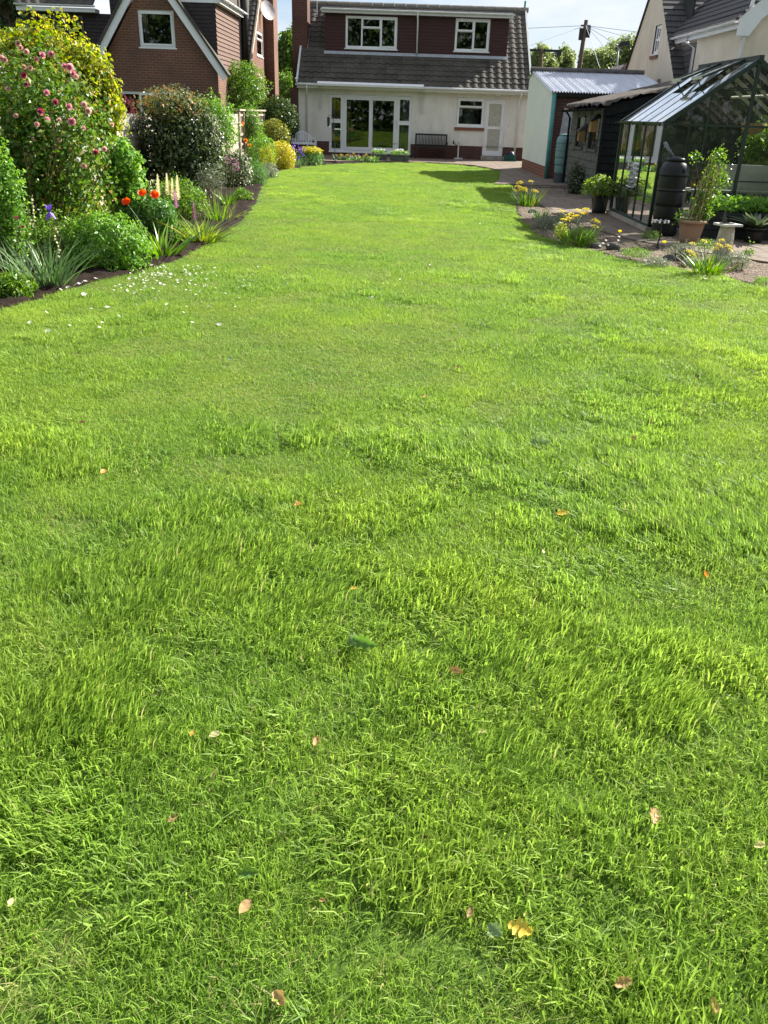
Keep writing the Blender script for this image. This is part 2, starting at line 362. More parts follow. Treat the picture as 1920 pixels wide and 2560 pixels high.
# slab path between the right bed and the sheds, and the raised terrace by the house
def band(pts, z, th):
    g = MB(); g.prism([(x, y, z) for x, y in pts], (0, 0, -th)); return g
path_pts = [(3.05, 22.4), (2.95, 18.5), (2.9, 16.2), (3.1, 14.2), (3.5, 12.6), (4.1, 11.6), (4.9, 10.7), (6.2, 9.8), (9, 9.2), (9, 22.4)]
struct(band(path_pts, .012, .11).build('garden_path', m_pave))
struct(band([(2.5, 22.4), (2.8, 24), (3.1, 26.5), (3.35, 28.5), (2.7, 30.9), (1.6, 31.75), (.4, 31.9), (-1.0, 31.5), (-2.0, 30.6), (-3.4, 30.6), (-4.0, 31.6), (-4.2, 36), (7, 36), (7, 22.4)], .055, .16).build('terrace', m_pave))
g = MB(); g.box((3.3, 22.1, -.05), (4.35, 22.395, .03)); struct(g.build('path_step', plain('step_stone', (.12, .10, .085), .85)))

# ---------------------------------------------------------------- grass: one object, short clumps spread over the lawn
t = NT('grass_blade'); at = t.n('ShaderNodeAttribute'); at.attribute_name = 'var'
c = t.ramp(at.outputs['Fac'], [(0.0, (.065, .14, .018)), (.35, (.185, .325, .042)), (.70, (.275, .43, .062)), (.90, (.33, .47, .085)), (.945, (.32, .44, .08)), (.965, (.42, .37, .17)), (1.0, (.48, .41, .21))])
big = t.noise(.55, 4, .6); mid = t.noise(2.6, 4, .6)
c = t.mix(t.ramp(big, [(.38, (0, 0, 0)), (.66, (.55, .55, .55))]), c, (.36, .46, .055))
c = t.mix(t.ramp(mid, [(.42, (0, 0, 0)), (.68, (.42, .42, .42))]), c, (.14, .265, .038))
c = t.mix(t.ramp(t.noise(1.15, 5, .65), [(.56, (0, 0, 0)), (.76, (.22, .22, .22))]), c, (.34, .34, .10))
tl = t.n('ShaderNodeBsdfTranslucent'); hs = t.n('ShaderNodeHueSaturation'); hs.inputs['Value'].default_value = 1.45; hs.inputs['Saturation'].default_value = 1.02; t.l(c, hs.inputs['Color']); t.l(hs.outputs[0], tl.inputs[0])
b = t.bsdf(c, .5, .22); mx = t.n('ShaderNodeMixShader'); mx.inputs[0].default_value = .46; t.l(b, mx.inputs[1]); t.l(tl.outputs[0], mx.inputs[2])
m_grass = t.done(mx.outputs[0])
def grass_patch(n, size, h, width, lean, hv=.45, dry=.03, leanbias=.0, comb=0.0, seed=0):
    r = np.random.default_rng(seed); xy = r.uniform(-size / 2, size / 2, (n, 2)); a = r.uniform(0, 2 * np.pi, n)
    d = np.stack([np.cos(a), np.sin(a)], 1); d = d * (1 - comb) + np.array([1., 0]) * comb; d /= np.maximum(np.linalg.norm(d, axis=1, keepdims=True), .2)
    hh = h * np.exp(np.clip(r.normal(0, hv * .8, n), -1.2, .62)); le = np.abs(r.normal(lean, .28, n)) + leanbias; w = width * r.uniform(.6, 1.4, n)
    sdv = np.stack([-d[:, 1], d[:, 0]], 1); tw = r.uniform(-1.2, 1.2, n); s2 = np.stack([sdv[:, 0] * np.cos(tw) + d[:, 0] * np.sin(tw), sdv[:, 1] * np.cos(tw) + d[:, 1] * np.sin(tw)], 1)
    V = np.zeros((n, 5, 3)); z0 = -.006
    mid_ = d * (le * hh * .28)[:, None]; tip = d * (le * hh)[:, None]; dz = 1 / np.sqrt(1 + le ** 2 * .6)
    V[:, 0, :2] = xy - s2 * w[:, None] / 2; V[:, 1, :2] = xy + s2 * w[:, None] / 2; V[:, :2, 2] = z0
    V[:, 2, :2] = xy + mid_ + s2 * w[:, None] * .45; V[:, 3, :2] = xy + mid_ - s2 * w[:, None] * .45; V[:, 2:4, 2] = (hh * .58 * dz)[:, None]
    V[:, 4, :2] = xy + tip; V[:, 4, 2] = hh * dz * r.uniform(.75, 1, n)
    i = np.arange(n)[:, None] * 5; T = np.concatenate([i + np.array([[0, 1, 2]]), i + np.array([[0, 2, 3]]), i + np.array([[3, 2, 4]])])
    var = np.where(r.random(n) < dry, r.uniform(.955, 1, n), r.uniform(0, .94, n))
    return V.reshape(-1, 3), T, np.repeat(var, 5)
gcol = bpy.data.collections.new('grass_clumps')
specs = [  # n, size, h, width, lean, hv, dry, leanbias, comb
    (660, .24, .030, .0023, .55, .40, .03, 0, 0), (640, .24, .026, .0021, .8, .40, .05, 0, 0), (520, .24, .033, .0028, .6, .40, .02, 0, .2), (440, .24, .024, .0024, 1.0, .45, .10, 0, 0),
    (400, .22, .042, .0038, .6, .38, .015, 0, .3), (340, .20, .050, .0044, .55, .35, .01, .1, .55), (340, .22, .036, .0048, .9, .4, .03, .1, .3), (240, .22, .024, .0028, 1.3, .5, .30, .2, 0)]
for k, sp in enumerate(specs):
    V, F, A = grass_patch(*sp, seed=50 + k); o = npmesh('grass_clump_%d' % k, V, F, m_grass, var=A, link=False); gcol.objects.link(o)
def lawn_points():
    out = []
    for (y0, y1, st, sc) in ((-13, -1.5, .30, 1.7), (-1.5, 7.5, .125, 1.0), (7.5, 16, .15, 1.12), (16, 33, .18, 1.2)):
        xs = np.arange(-7, 7, st); ys = np.arange(y0, y1, st); X, Y = np.meshgrid(xs, ys); X = X.ravel() + RN.uniform(-.5, .5, X.size) * st; Y = Y.ravel() + RN.uniform(-.5, .5, Y.size) * st
        keep = inside(LAWN, X, Y) & inside(LAWN, X + .09, Y) & inside(LAWN, X - .09, Y) & inside(LAWN, X, Y - .08) & inside(LAWN, X, Y + .08)
        if y0 == -1.5: keep &= (np.abs(X) < 1.2 + np.maximum(Y, 0) * .62) & (Y > .3)
        X, Y = X[keep], Y[keep]; out.append(np.stack([X, Y, np.full(len(X), sc)], 1))
    return np.concatenate(out)
pts = lawn_points(); X, Y, SC = pts.T
n1 = smoothnoise(X, Y, .55, 21); n2 = smoothnoise(X, Y, .23, 22); n3 = smoothnoise(X, Y, 1.7, 23)
coarse = n1 * .55 + n2 * .3 + n3 * .35 + RN.normal(0, .07, len(X)) + np.clip((X - .3) * .05, -.06, .08) - np.clip((Y - 3.8) * .045, 0, .16) + .03 * (Y < 4.2)
idx = np.where(coarse > .74, 5, np.where(coarse > .66, 4, np.where(coarse > .60, 6, np.where(coarse < .40, np.where(RN.random(len(X)) < .4, 7, 3), RN.integers(0, 3, len(X))))))
hs_ = SC * (.72 + .5 * n2) * RN.uniform(.85, 1.15, len(X)) * np.where(Y > 9, .74, np.where(Y > 4.2, .84, 1.0))
lean_dir = 2 * np.pi * smoothnoise(X, Y, 1.3, 25) * 1.4 + RN.normal(0, .7, len(X))
rot = np.where(idx >= 4, lean_dir, RN.uniform(0, 2 * np.pi, len(X)))
me = bpy.data.meshes.new('grass'); me.vertices.add(len(X)); me.vertices.foreach_set('co', np.stack([X, Y, np.zeros(len(X))], 1).astype(np.float32).ravel())
for nm, ty, arr in (('rz', 'FLOAT', rot), ('hs', 'FLOAT', hs_), ('ws', 'FLOAT', SC), ('pick', 'INT', idx)):
    a = me.attributes.new(nm, ty, 'POINT'); a.data.foreach_set('value', arr.astype(np.int32 if ty == 'INT' else np.float32))
me.materials.append(m_grass)
go = bpy.data.objects.new('grass', me); COL.objects.link(go)
tag(go, 'uneven bright green mown grass covering the whole lawn', 'grass', kind='stuff')
ng = bpy.data.node_groups.new('grass_spread', 'GeometryNodeTree')
ng.interface.new_socket('Geometry', in_out='INPUT', socket_type='NodeSocketGeometry'); ng.interface.new_socket('Geometry', in_out='OUTPUT', socket_type='NodeSocketGeometry')
gi = ng.nodes.new('NodeGroupInput'); gu = ng.nodes.new('NodeGroupOutput'); ip = ng.nodes.new('GeometryNodeInstanceOnPoints'); ci = ng.nodes.new('GeometryNodeCollectionInfo')
ci.inputs['Collection'].default_value = gcol; ci.inputs['Separate Children'].default_value = True; ci.inputs['Reset Children'].default_value = True
def attr(nm, ty):
    q = ng.nodes.new('GeometryNodeInputNamedAttribute'); q.data_type = ty; q.inputs['Name'].default_value = nm; return q.outputs['Attribute']
cz = ng.nodes.new('ShaderNodeCombineXYZ'); ng.links.new(attr('rz', 'FLOAT'), cz.inputs[2])
cs = ng.nodes.new('ShaderNodeCombineXYZ'); w_ = attr('ws', 'FLOAT'); ng.links.new(w_, cs.inputs[0]); ng.links.new(w_, cs.inputs[1]); ng.links.new(attr('hs', 'FLOAT'), cs.inputs[2])
ng.links.new(gi.outputs[0], ip.inputs['Points']); ng.links.new(ci.outputs[0], ip.inputs['Instance']); ip.inputs['Pick Instance'].default_value = True
ng.links.new(attr('pick', 'INT'), ip.inputs['Instance Index']); ng.links.new(cz.outputs[0], ip.inputs['Rotation']); ng.links.new(cs.outputs[0], ip.inputs['Scale'])
ng.links.new(ip.outputs[0], gu.inputs[0]); md = go.modifiers.new('spread', 'NODES'); md.node_group = ng

# ================================================================ shared materials
m_white = plain('white_plastic', (.78, .79, .80), .35, .05, 3)
m_whitegrey = plain('weathered_white', (.62, .63, .62), .5, .1, 3, dirt=(.35, .35, .33))
m_cream = plain('cream_render', (.74, .72, .66), .9, .06, 2.5, .15, dirt=(.52, .47, .38))
m_cream2 = plain('cream_roughcast', (.70, .62, .50), .9, .07, 1.6, .15, bump=.15, dirt=(.48, .42, .33))
m_brick = brickmat('red_brick', (.25, .085, .05), (.19, .065, .045), (.30, .25, .20))
m_brickd = brickmat('dark_brick', (.15, .055, .038), (.10, .042, .034), (.14, .11, .09), (.04, .03, .028))
m_brickl = brickmat('left_house_brick', (.205, .088, .055), (.15, .068, .046), (.25, .19, .145), (.09, .06, .05))
m_maroon = tilemat('maroon_hung_tiles', ((.075, .034, .031), (.062, .030, .028), (.05, .027, .026)), .17, .11)
m_brown = tilemat('sunlit_brown_hung_tiles', ((.155, .092, .070), (.135, .082, .064), (.11, .07, .056)), .4, .2, .004)  # lighter brown holds the sunlight on the side of the box dormer
m_blacktile = tilemat('dark_hung_tiles', ((.045, .038, .04), (.035, .03, .032), (.06, .045, .042)), .17, .11)
m_slate = tilemat('dark_flat_tiles', ((.075, .07, .07), (.06, .058, .06), (.10, .09, .085)), .3, .25, .008)
t = NT('concrete_roof_tiles'); g_ = t.pos(); q = t.brick(t.wallcoord(), (.045, .038, .033), (.095, .082, .068), (.05, .045, .04), .3, .21, .002)
c = t.mix(t.ramp(t.noise(1.3, 7, .7), [(.4, (0, 0, 0)), (.68, (.75, .75, .75))]), q.outputs['Color'], (.075, .075, .055))
c = t.mix(t.ramp(t.noise(24, 5, .7), [(.62, (0, 0, 0)), (.75, (.6, .6, .6))]), c, (.26, .24, .19))
m_tile = t.done(t.bsdf(c, .85, .3, 0, t.noise(60, 4), .25, .01))
m_glass = glassmat('window_glass', 1.65, (.62, .66, .66))
m_dark = plain('dark_interior', (.035, .037, .035), .9, .3, 2)
m_floor = plain('interior_floor', (.12, .10, .08), .8, .2, 2)
m_curtain = plain('net_curtain', (.62, .66, .62), .9, .08, 12)
m_lead = plain('lead_flashing', (.36, .38, .40), .6, .15, 8)
m_black = plain('black_plastic', (.012, .012, .013), .35, .2, 6)
m_frost = plain('frosted_glass', (.42, .42, .36), .25, .25, 16, .5, bump=.3)
m_conc = plain('concrete', (.34, .31, .26), .9, .2, 6, .2, bump=.3, dirt=(.15, .15, .11))
m_wood = plain('weathered_wood', (.42, .36, .28), .85, .25, 7, .2)

def hungtiles(mb, a, b, z0, z1, out, course=.11, th=.018, mi=0):
    """rows of lapped tiles on a vertical wall from a to b (x,y); out = outward (x,y)"""
    z = z0; A = np.array(a); B = np.array(b); o = np.array(out)
    while z < z1 - .01:
        zt = min(z + course, z1); p0 = A + o * th; p1 = B + o * th; q0 = A + o * .002; q1 = B + o * .002
        mb.poly([(*p0, z), (*p1, z), (*q1, zt), (*q0, zt)], mi); mb.poly([(*q0, z), (*q1, z), (*p1, z), (*p0, z)], mi); z = zt
def tileroof(mb, o, u, v, w, l, tw=.30, gauge=.30, amp=.028, step=.028, nu=8, clip=None, flat=False):
    """profiled roof tiles; o lower-left corner, u along the eaves, v up the slope, both unit"""
    o = np.array(o, float); u = np.array(u, float); v = np.array(v, float); n = np.cross(u, v); n /= np.linalg.norm(n)
    nx = 2 if flat else int(round(w / tw * nu)) + 1; us = np.linspace(0, w, nx); k = int(math.ceil(l / gauge))
    ph = (us / tw) % 1.0; prof = np.where(ph < .62, np.sin(np.pi * ph / .62) ** .7, -.12 * np.sin(np.pi * (ph - .62) / .38)) * amp if not flat else us * 0
    for i in range(k):
        v0 = i * gauge; v1 = min((i + 1) * gauge, l)
        jit = RN.normal(0, .003)
        rows = [(v0, prof * .1), (v0, prof + step + jit), (v1, prof + .004)]
        vs = []; fs = []
        for vv, h in rows: vs += [tuple(o + u * us[j] + v * vv + n * h[j]) for j in range(nx)]
        for r in range(2):
            for j in range(nx - 1):
                c_ = [r * nx + j, r * nx + j + 1, (r + 1) * nx + j + 1, (r + 1) * nx + j]
                if clip:
                    ctr = sum(np.array(vs[x]) for x in c_) / 4
                    if not clip(ctr): continue
                fs.append(tuple(c_))
        mb.add(vs, fs)
def window(name, root, x0, x1, z0, z1, y, layout, sill=True, depth=.07, mat=None, glass=None, axis='y', out=-1, fw=.055):
    """frame with casements; layout = list of (u0,u1,v0,v1,opening) in fractions. Window faces -y (or -x with axis 'x')."""
    mat = mat or m_white; glass = glass or m_glass
    def bx(mb, a, b, c, d, e0, e1):
        lo, hi = sorted((y + out * e0, y + out * e1))
        if axis == 'y': mb.box((a, lo, c), (b, hi, d))
        else: mb.box((lo, a, c), (hi, b, d))
    f = MB(); f2 = fw
    bx(f, x0, x0 + f2, z0, z1, -.05, .02); bx(f, x1 - f2, x1, z0, z1, -.05, .02); bx(f, x0 + f2, x1 - f2, z0, z0 + f2, -.05, .02); bx(f, x0 + f2, x1 - f2, z1 - f2, z1, -.05, .02)
    if sill: bx(f, x0 - .04, x1 + .04, z0 - .035, z0, -.05, .07)
    fr = f.build(name, mat, root)
    for (a, b, c, d, op) in layout:
        X0, X1 = x0 + f2 + (x1 - x0 - 2 * f2) * a, x0 + f2 + (x1 - x0 - 2 * f2) * b; Z0, Z1 = z0 + f2 + (z1 - z0 - 2 * f2) * c, z0 + f2 + (z1 - z0 - 2 * f2) * d
        m = MB(); e0, e1 = (-.03, .042) if op else (-.03, .012); s_ = .05 if op else .028
        bx(m, X0, X0 + s_, Z0, Z1, e0, e1); bx(m, X1 - s_, X1, Z0, Z1, e0, e1); bx(m, X0 + s_, X1 - s_, Z0, Z0 + s_, e0, e1); bx(m, X0 + s_, X1 - s_, Z1 - s_, Z1, e0, e1)
        m.build('casement' if op else 'mullion', mat, fr)
        m = MB(); bx(m, X0 + s_, X1 - s_, Z0 + s_, Z1 - s_, -.004, .002); m.build('pane', glass, fr)
    return fr
def gutter(mb, p, q, r=.06):
    p = np.array(p, float); q = np.array(q, float); d = (q - p) / np.linalg.norm(q - p); s_ = np.array([-d[1], d[0], 0.])
    for k in range(6):
        a0, a1 = math.pi + k * math.pi / 6, math.pi + (k + 1) * math.pi / 6
        c0 = s_ * math.cos(a0) * r + np.array([0, 0, math.sin(a0) * r]); c1 = s_ * math.cos(a1) * r + np.array([0, 0, math.sin(a1) * r])
        mb.poly([tuple(p + c0), tuple(q + c0), tuple(q + c1), tuple(p + c1)])
        mb.poly([tuple(p + c0 * .9), tuple(p + c1 * .9), tuple(q + c1 * .9), tuple(q + c0 * .9)])
    L_ = np.linalg.norm(q - p); n = max(2, int(L_ / .9))
    for i in range(n + 1):
        c = p + d * L_ * i / n; mb.bar(c + s_ * (r + .006) - np.array([0, 0, .0]), c + s_ * (r + .006) - np.array([0, 0, .05]), .03, .012)
        mb.bar(c - s_ * (r + .006), c - s_ * (r + .006) - np.array([0, 0, .05]), .03, .012)

# ================================================================ the bungalow at the end of the lawn
H = thing('bungalow', 'cream rendered chalet bungalow with dark tiled roof and wide maroon dormer at the lawn end', 'house', (.6, 35, 0))
x0, x1, YF = -3.76, 4.92, 35.0
holes = [(-2.60, .56, .18, 2.16), (2.26, 3.30, 1.20, 2.19), (3.33, 4.12, .20, 2.17)]
w = MB(); w.wall(x0, x1, .53, 2.52, YF, [(-2.60, .56, .53, 2.16), holes[1], (3.33, 4.12, .53, 2.17)], .28); w.build('front_wall', m_cream, H)
w = MB(); w.wall(x0, x1, .0, .53, YF + .012, [(-2.60, .56, .18, .53), (3.33, 4.12, .20, .53)], .26); w.build('brick_plinth', m_brickd, H)
for xx, th in ((x0, .28), (x1, -.28)):
    w = MB(); w.prism([(xx, YF + .281, 0), (xx, 42, 0), (xx, 42, 2.5), (xx, 38.5, 5.3), (xx, YF + .281, 2.72)], (th, 0, 0)); w.build('gable_wall', m_brick, H)
w = MB(); w.box((x0, 42.01, 0), (x1, 42.2, 2.5)); w.build('rear_wall', m_brick, H)
w = MB(); w.box((x0 + .3, 35.3, .12), (x1 - .3, 41.9, .17)); w.build('room_floor', m_floor, H)
w = MB(); w.box((x0 + .3, 35.3, 2.5), (x1 - .3, 41.9, 2.55)); w.box((x0 + .3, 39.5, .2), (x1 - .3, 39.55, 2.5)); w.box((1.6, 35.3, .2), (1.65, 39.5, 2.5)); w.build('room_lining', m_dark, H)
# main roof, open where the dormer stands
EV, RZ = 34.72, 5.42; ez = 2.50; sl = np.array([0, 38.5 - EV, RZ - ez]); SLN = np.linalg.norm(sl); sv = sl / SLN
DX0, DX1, DY = -2.83, 4.10, 36.15
def dclip(c): return not (DX0 + .05 < c[0] < DX1 - .05 and c[1] > DY + .1)
r = MB(); tileroof(r, (x0 - .06, EV, ez), (1, 0, 0), sv, x1 - x0 + .16, SLN, clip=dclip); r.build('roof', m_tile, H)
r = MB(); r.poly([(x0 - .06, 38.52, RZ), (x1 + .1, 38.52, RZ), (x1 + .1, 42.4, 2.4), (x0 - .06, 42.4, 2.4)]); r.build('rear_roof', m_tile, H)
r = MB()
for i in range(20): r.tube([(x0 - .04 + i * .445, 38.5, RZ + .012), (x0 - .04 + (i + 1) * .445 - .012, 38.5, RZ + .02)], .10, 10)
r.build('ridge_tiles', plain('ridge_tile', (.20, .18, .15), .9, .25, 12), H)
r = MB(); r.bar((x1 + .06, EV - .02, ez - .02), (x1 + .06, 38.5, RZ - .02), .07, .16); r.build('verge_board', m_whitegrey, H); r = MB(); r.bar((x0 - .02, EV - .02, ez - .02), (x0 - .02, 38.5, RZ - .02), .07, .16); r.build('verge_board', m_whitegrey, H)
r = MB(); r.box((x0 - .02, EV - .012, ez - .16), (x1 + .06, EV + .012, ez + .01)); r.box((x0 - .02, EV + .013, ez - .155), (x1 + .06, YF - .004, ez - .14)); r.build('fascia', m_white, H)
r = MB(); gutter(r, (x0 - .05, EV - .075, ez - .03), (x1 + .1, EV - .075, ez - .03)); r.build('gutter', m_white, H)
for xx in (-3.44, 4.58):
    r = MB(); r.tube([(xx + .03, EV - .075, ez - .06), (xx + .03, EV - .075, ez - .16), (xx, YF - .05, ez - .36), (xx, YF - .05, .08)], .034, 10)
    for zz in (2.0, 1.2, .5): r.box((xx - .05, YF - .06, zz), (xx + .05, YF - .001, zz + .03))
    r.build('downpipe', m_white, H, True)
# dormer
dz0, dz1 = 3.60, 4.90
D_ = MB(); d_h = [(-2.06, -.10, 3.77, 4.84), (2.09, 3.40, 3.79, 4.87)]
D_.wall(DX0, DX1, dz0 - .1, dz1, DY, d_h, .18); dm = D_.build('dormer', m_maroon, H)
edges = [DX0, d_h[0][0], d_h[0][1], d_h[1][0], d_h[1][1], DX1]
for a, b in ((0, 1), (2, 3), (4, 5)): T = MB(); hungtiles(T, (edges[a], DY), (edges[b], DY), dz0, dz1, (0, -1)); T.build('hung_tiles', m_maroon, dm)
for xx, o in ((DX0, -1), (DX1, 1)): T = MB(); T.prism([(xx, DY, dz0 - .1), (xx, DY + 2.2, dz0 + 1.5), (xx, DY + 2.2, dz1), (xx, DY, dz1)], (-o * .1, 0, 0)); T.build('dormer_cheek', m_lead, dm)
T = MB(); T.box((DX0 - .12, DY - .22, dz1 + .005), (DX1 + .12, DY + 2.5, dz1 + .15)); T.build('dormer_fascia', m_white, dm)
T = MB(); T.box((DX0 - .10, DY - .20, dz1 + .153), (DX1 + .10, DY + 2.4, dz1 + .20)); T.build('flat_roof', plain('roof_felt', (.12, .12, .115), .9, .2, 5), dm)
T = MB(); gutter(T, (DX0 - .13, DY - .285, dz1 + .13), (DX1 + .15, DY - .285, dz1 + .13), .055); T.build('dormer_gutter', m_white, dm)
T = MB(); T.tube([(.64, DY - .285, dz1 + .08), (.64, DY - .285, dz1), (.66, DY - .07, dz1 - .16), (.67, DY - .07, dz0 + .08), (.67, DY - .14, dz0 + .02)], .032, 10); T.build('dormer_downpipe', m_white, dm, True)
T = MB(); T.prism([(DX0 - .04, DY - .12, dz0 - .055), (DX1 + .04, DY - .12, dz0 - .055), (DX1 + .04, DY - .01, dz0 + .05), (DX0 - .04, DY - .01, dz0 + .05)], (0, -.01, .012)); T.build('lead_apron', m_lead, dm)
window('dormer_window', H, -2.06, -.10, 3.77, 4.84, DY + .03, [(0, .305, 0, 1, False), (.305, .69, 0, .66, False), (.305, .69, .66, 1, True), (.69, 1, 0, 1, True)])
window('dormer_window', H, 2.09, 3.40, 3.79, 4.87, DY + .03, [(0, .53, 0, .63, False), (0, .53, .63, 1, True), (.53, 1, 0, 1, True)])
T = MB(); T.box((DX0 + .12, DY + .9, dz0), (DX1 - .12, DY + .95, dz1)); T.box((DX0 + .12, DY + .2, dz0 - .06), (DX1 - .12, DY + .9, dz0)); T.build('bedroom_lining', m_dark, H)
m_gc = plain('grey_curtain', (.16, .17, .17), .9, .2, 9)
for xx in (-2.0, -.32): T = MB(); T.box((xx, DY + .24, 3.8), (xx + .17, DY + .27, 4.84)); T.build('bedroom_curtain', m_gc, H)
# chimney on the left gable, with lead step flashing
T = MB(); T.box((-4.10, 36.3, 0), (-3.765, 37.6, 4.3)); T.box((-4.10, 36.3, 4.3), (-3.52, 37.4, 6.4)); T.box((-3.765, 36.3, 3.45), (-3.52, 37.4, 4.3)); T.build('chimney', m_brickd, H)
T = MB()
for i in range(4): T.box((-3.515, 36.25 + i * .26, 3.62 + i * .2), (-3.50, 36.55 + i * .26, 3.86 + i * .2))
T.box((-3.80, 36.26, 3.42), (-3.49, 36.295, 3.68)); T.build('chimney_flashing', m_lead, H)
T = MB(); T.box((-4.06, 34.95, .0), (-3.765, 36.3, 2.35)); T.build('brick_return', m_brickd, H)
# sliding patio doors with side lights
pf = MB(); X0, X1, Z0, Z1 = -2.595, .555, .185, 2.155; yy = YF + .06
for a, b, c, d in ((X0, X0 + .06, Z0, Z1), (X1 - .06, X1, Z0, Z1), (X0 + .06, X1 - .06, Z0, Z0 + .07), (X0 + .06, X1 - .06, Z1 - .07, Z1), (-2.12, -2.02, Z0 + .07, Z1 - .07), (-.04, .06, Z0 + .07, Z1 - .07),
                   (X0 + .06, -2.12, 1.22, 1.29), (.06, X1 - .06, 1.22, 1.29)): pf.box((a, yy - .035, c), (b, yy + .04, d))
pf.box((X0 - .02, YF - .05, .15), (X1 + .02, yy - .036, .186)); pd = pf.build('patio_doors', m_white, H)
for a, b, dy in ((-2.02, -.98, -.0), (-1.02, -.04, .05)):
    s_ = MB(); c, d = Z0 + .07, Z1 - .07; f_ = .09; y0_, y1_ = (yy - .062 + dy * 1.0, yy - .012 + dy)
    s_.box((a, y0_, c), (a + f_, y1_, d)); s_.box((b - f_, y0_, c), (b, y1_, d)); s_.box((a + f_, y0_, c), (b - f_, y1_, c + f_ * 1.2)); s_.box((a + f_, y0_, d - f_), (b - f_, y1_, d)); s_.build('sliding_door', m_white, pd)
    s_ = MB(); s_.box((a + f_, y0_ + .02, c + f_ * 1.2), (b - f_, y0_ + .027, d - f_)); s_.build('door_glass', m_glass, pd)
for a, b in ((X0 + .06, -2.12), (.06, X1 - .06)):
    for c, d in ((Z0 + .07, 1.22), (1.29, Z1 - .07)):
        s_ = MB(); e = .035; s_.box((a, yy - .05, c), (a + e, yy - .02, d)); s_.box((b - e, yy - .05, c), (b, yy - .02, d)); s_.box((a + e, yy - .05, c), (b - e, yy - .02, c + e)); s_.box((a + e, yy - .05, d - e), (b - e, yy - .02, d)); s_.build('side_light_frame', m_white, pd)
        s_ = MB(); s_.box((a + e, yy - .012, c + e), (b - e, yy - .006, d - e)); s_.build('side_light_glass', m_glass, pd)
s_ = MB(); s_.tube([(-.01, yy - .07, 1.05), (-.01, yy - .10, 1.1), (-.01, yy - .10, 1.3), (-.01, yy - .07, 1.35)], .012, 6); s_.build('door_handle', m_whitegrey, pd)
for a, b in ((.16, .50), (-2.55, -2.36)):
    n_ = 26; cu = MB(); xs_ = np.linspace(a, b, n_)
    for i in range(n_ - 1):
        for_y = [yy + .16 + .025 * math.sin(i * 1.5 + k * 1.5) for k in (0, 1)]
        cu.poly([(xs_[i], for_y[0], .25), (xs_[i + 1], for_y[1], .25), (xs_[i + 1] - .12 * (b - a) * 0, for_y[1], 2.1), (xs_[i], for_y[0], 2.1)])
    cu.build('curtain', m_curtain, H)
# kitchen window, brick sill, back door
window('kitchen_window', H, 2.27, 3.30, 1.21, 2.185, YF + .05, [(0, 1, .70, 1, True), (0, 1, 0, .70, False)], sill=True)
s_ = MB(); s_.box((2.2, YF - .05, 1.075), (3.34, YF - .002, 1.172)); s_.build('brick_sill', brickmat('sill_brick', (.26, .09, .055), (.19, .07, .05), (.22, .16, .12)), H)
s_ = MB(); s_.box((2.4, YF + 1.2, 1.15), (3.2, YF + 1.25, 1.9)); s_.build('kitchen_cupboard', plain('kitchen_grey', (.35, .36, .37), .4, .3, 4), H); s_ = MB(); s_.tube([(2.62, YF + .2, 1.2), (2.62, YF + .2, 1.42), (2.60, YF + .24, 1.46)], .012, 6); s_.build('kitchen_tap', m_whitegrey, H)
s_ = MB(); a, b, c, d = 3.335, 4.115, .205, 2.165
for p in ((a, a + .05, c, d), (b - .05, b, c, d), (a + .05, b - .05, d - .05, d), (a + .05, b - .05, c, c + .03)): s_.box((p[0], YF + .02, p[2]), (p[1], YF + .10, p[3]))
dfr = s_.build('back_door', m_white, H)
s_ = MB(); a2, b2, c2, d2 = a + .055, b - .055, c + .035, d - .055; st = .095
for p in ((a2, a2 + st, c2, d2), (b2 - st, b2, c2, d2), (a2 + st, b2 - st, c2, c2 + .14), (a2 + st, b2 - st, 1.14, 1.24), (a2 + st, b2 - st, d2 - .1, d2)): s_.box((p[0], YF + .03, p[2]), (p[1], YF + .08, p[3]))
s_.build('door_leaf', m_white, dfr)
for p in ((c2 + .14, 1.14), (1.24, d2 - .1)): s_ = MB(); s_.box((a2 + st, YF + .05, p[0]), (b2 - st, YF + .06, p[1])); s_.build('frosted_pane', m_frost, dfr)
s_ = MB(); s_.box((b2 - .07, YF + .012, 1.1), (b2 - .035, YF + .029, 1.3)); s_.tube([(b2 - .05, YF + .0, 1.2), (b2 - .17, YF - .0, 1.2)], .01, 6); s_.build('door_handle', m_whitegrey, dfr)
s_ = MB(); s_.box((3.28, YF - .30, .06), (4.2, YF + .01, .19)); s_.build('doorstep', m_conc, H)
s_ = MB(); s_.tube([(4.26, YF - .01, 1.25), (4.25, YF - .06, 1.3), (4.27, YF - .06, 1.7), (4.28, YF - .01, 1.75)], .013, 6); s_.build('grab_rail', m_white, H)
s_ = MB(); s_.lathe([(.0, -.06), (.09, -.04), (.12, 0), (.12, .03)], (3.74, YF - .16, 2.32), 14); s_.build('porch_light', m_whitegrey, H)
# folded awning above the patio doors
aw = thing('awning', 'long white folded awning cassette with two hanging arms above the patio doors', 'awning', (-1, 34.55, 2.5))
s_ = MB(); s_.prism([(-3.0, 34.66, 2.43), (-3.0, 34.46, 2.43), (-3.0, 34.45, 2.50), (-3.0, 34.52, 2.565), (-3.0, 34.66, 2.575)], (3.95, 0, 0)); s_.build('cassette', m_white, aw)
for xx in (-2.93, .91):
    s_ = MB(); s_.bar((xx, 34.58, 2.44), (xx, 34.93, 2.25), .03); s_.bar((xx, 34.9, 2.3), (xx, 34.94, 1.62), .045, .03); s_.build('awning_arm', m_whitegrey, aw)
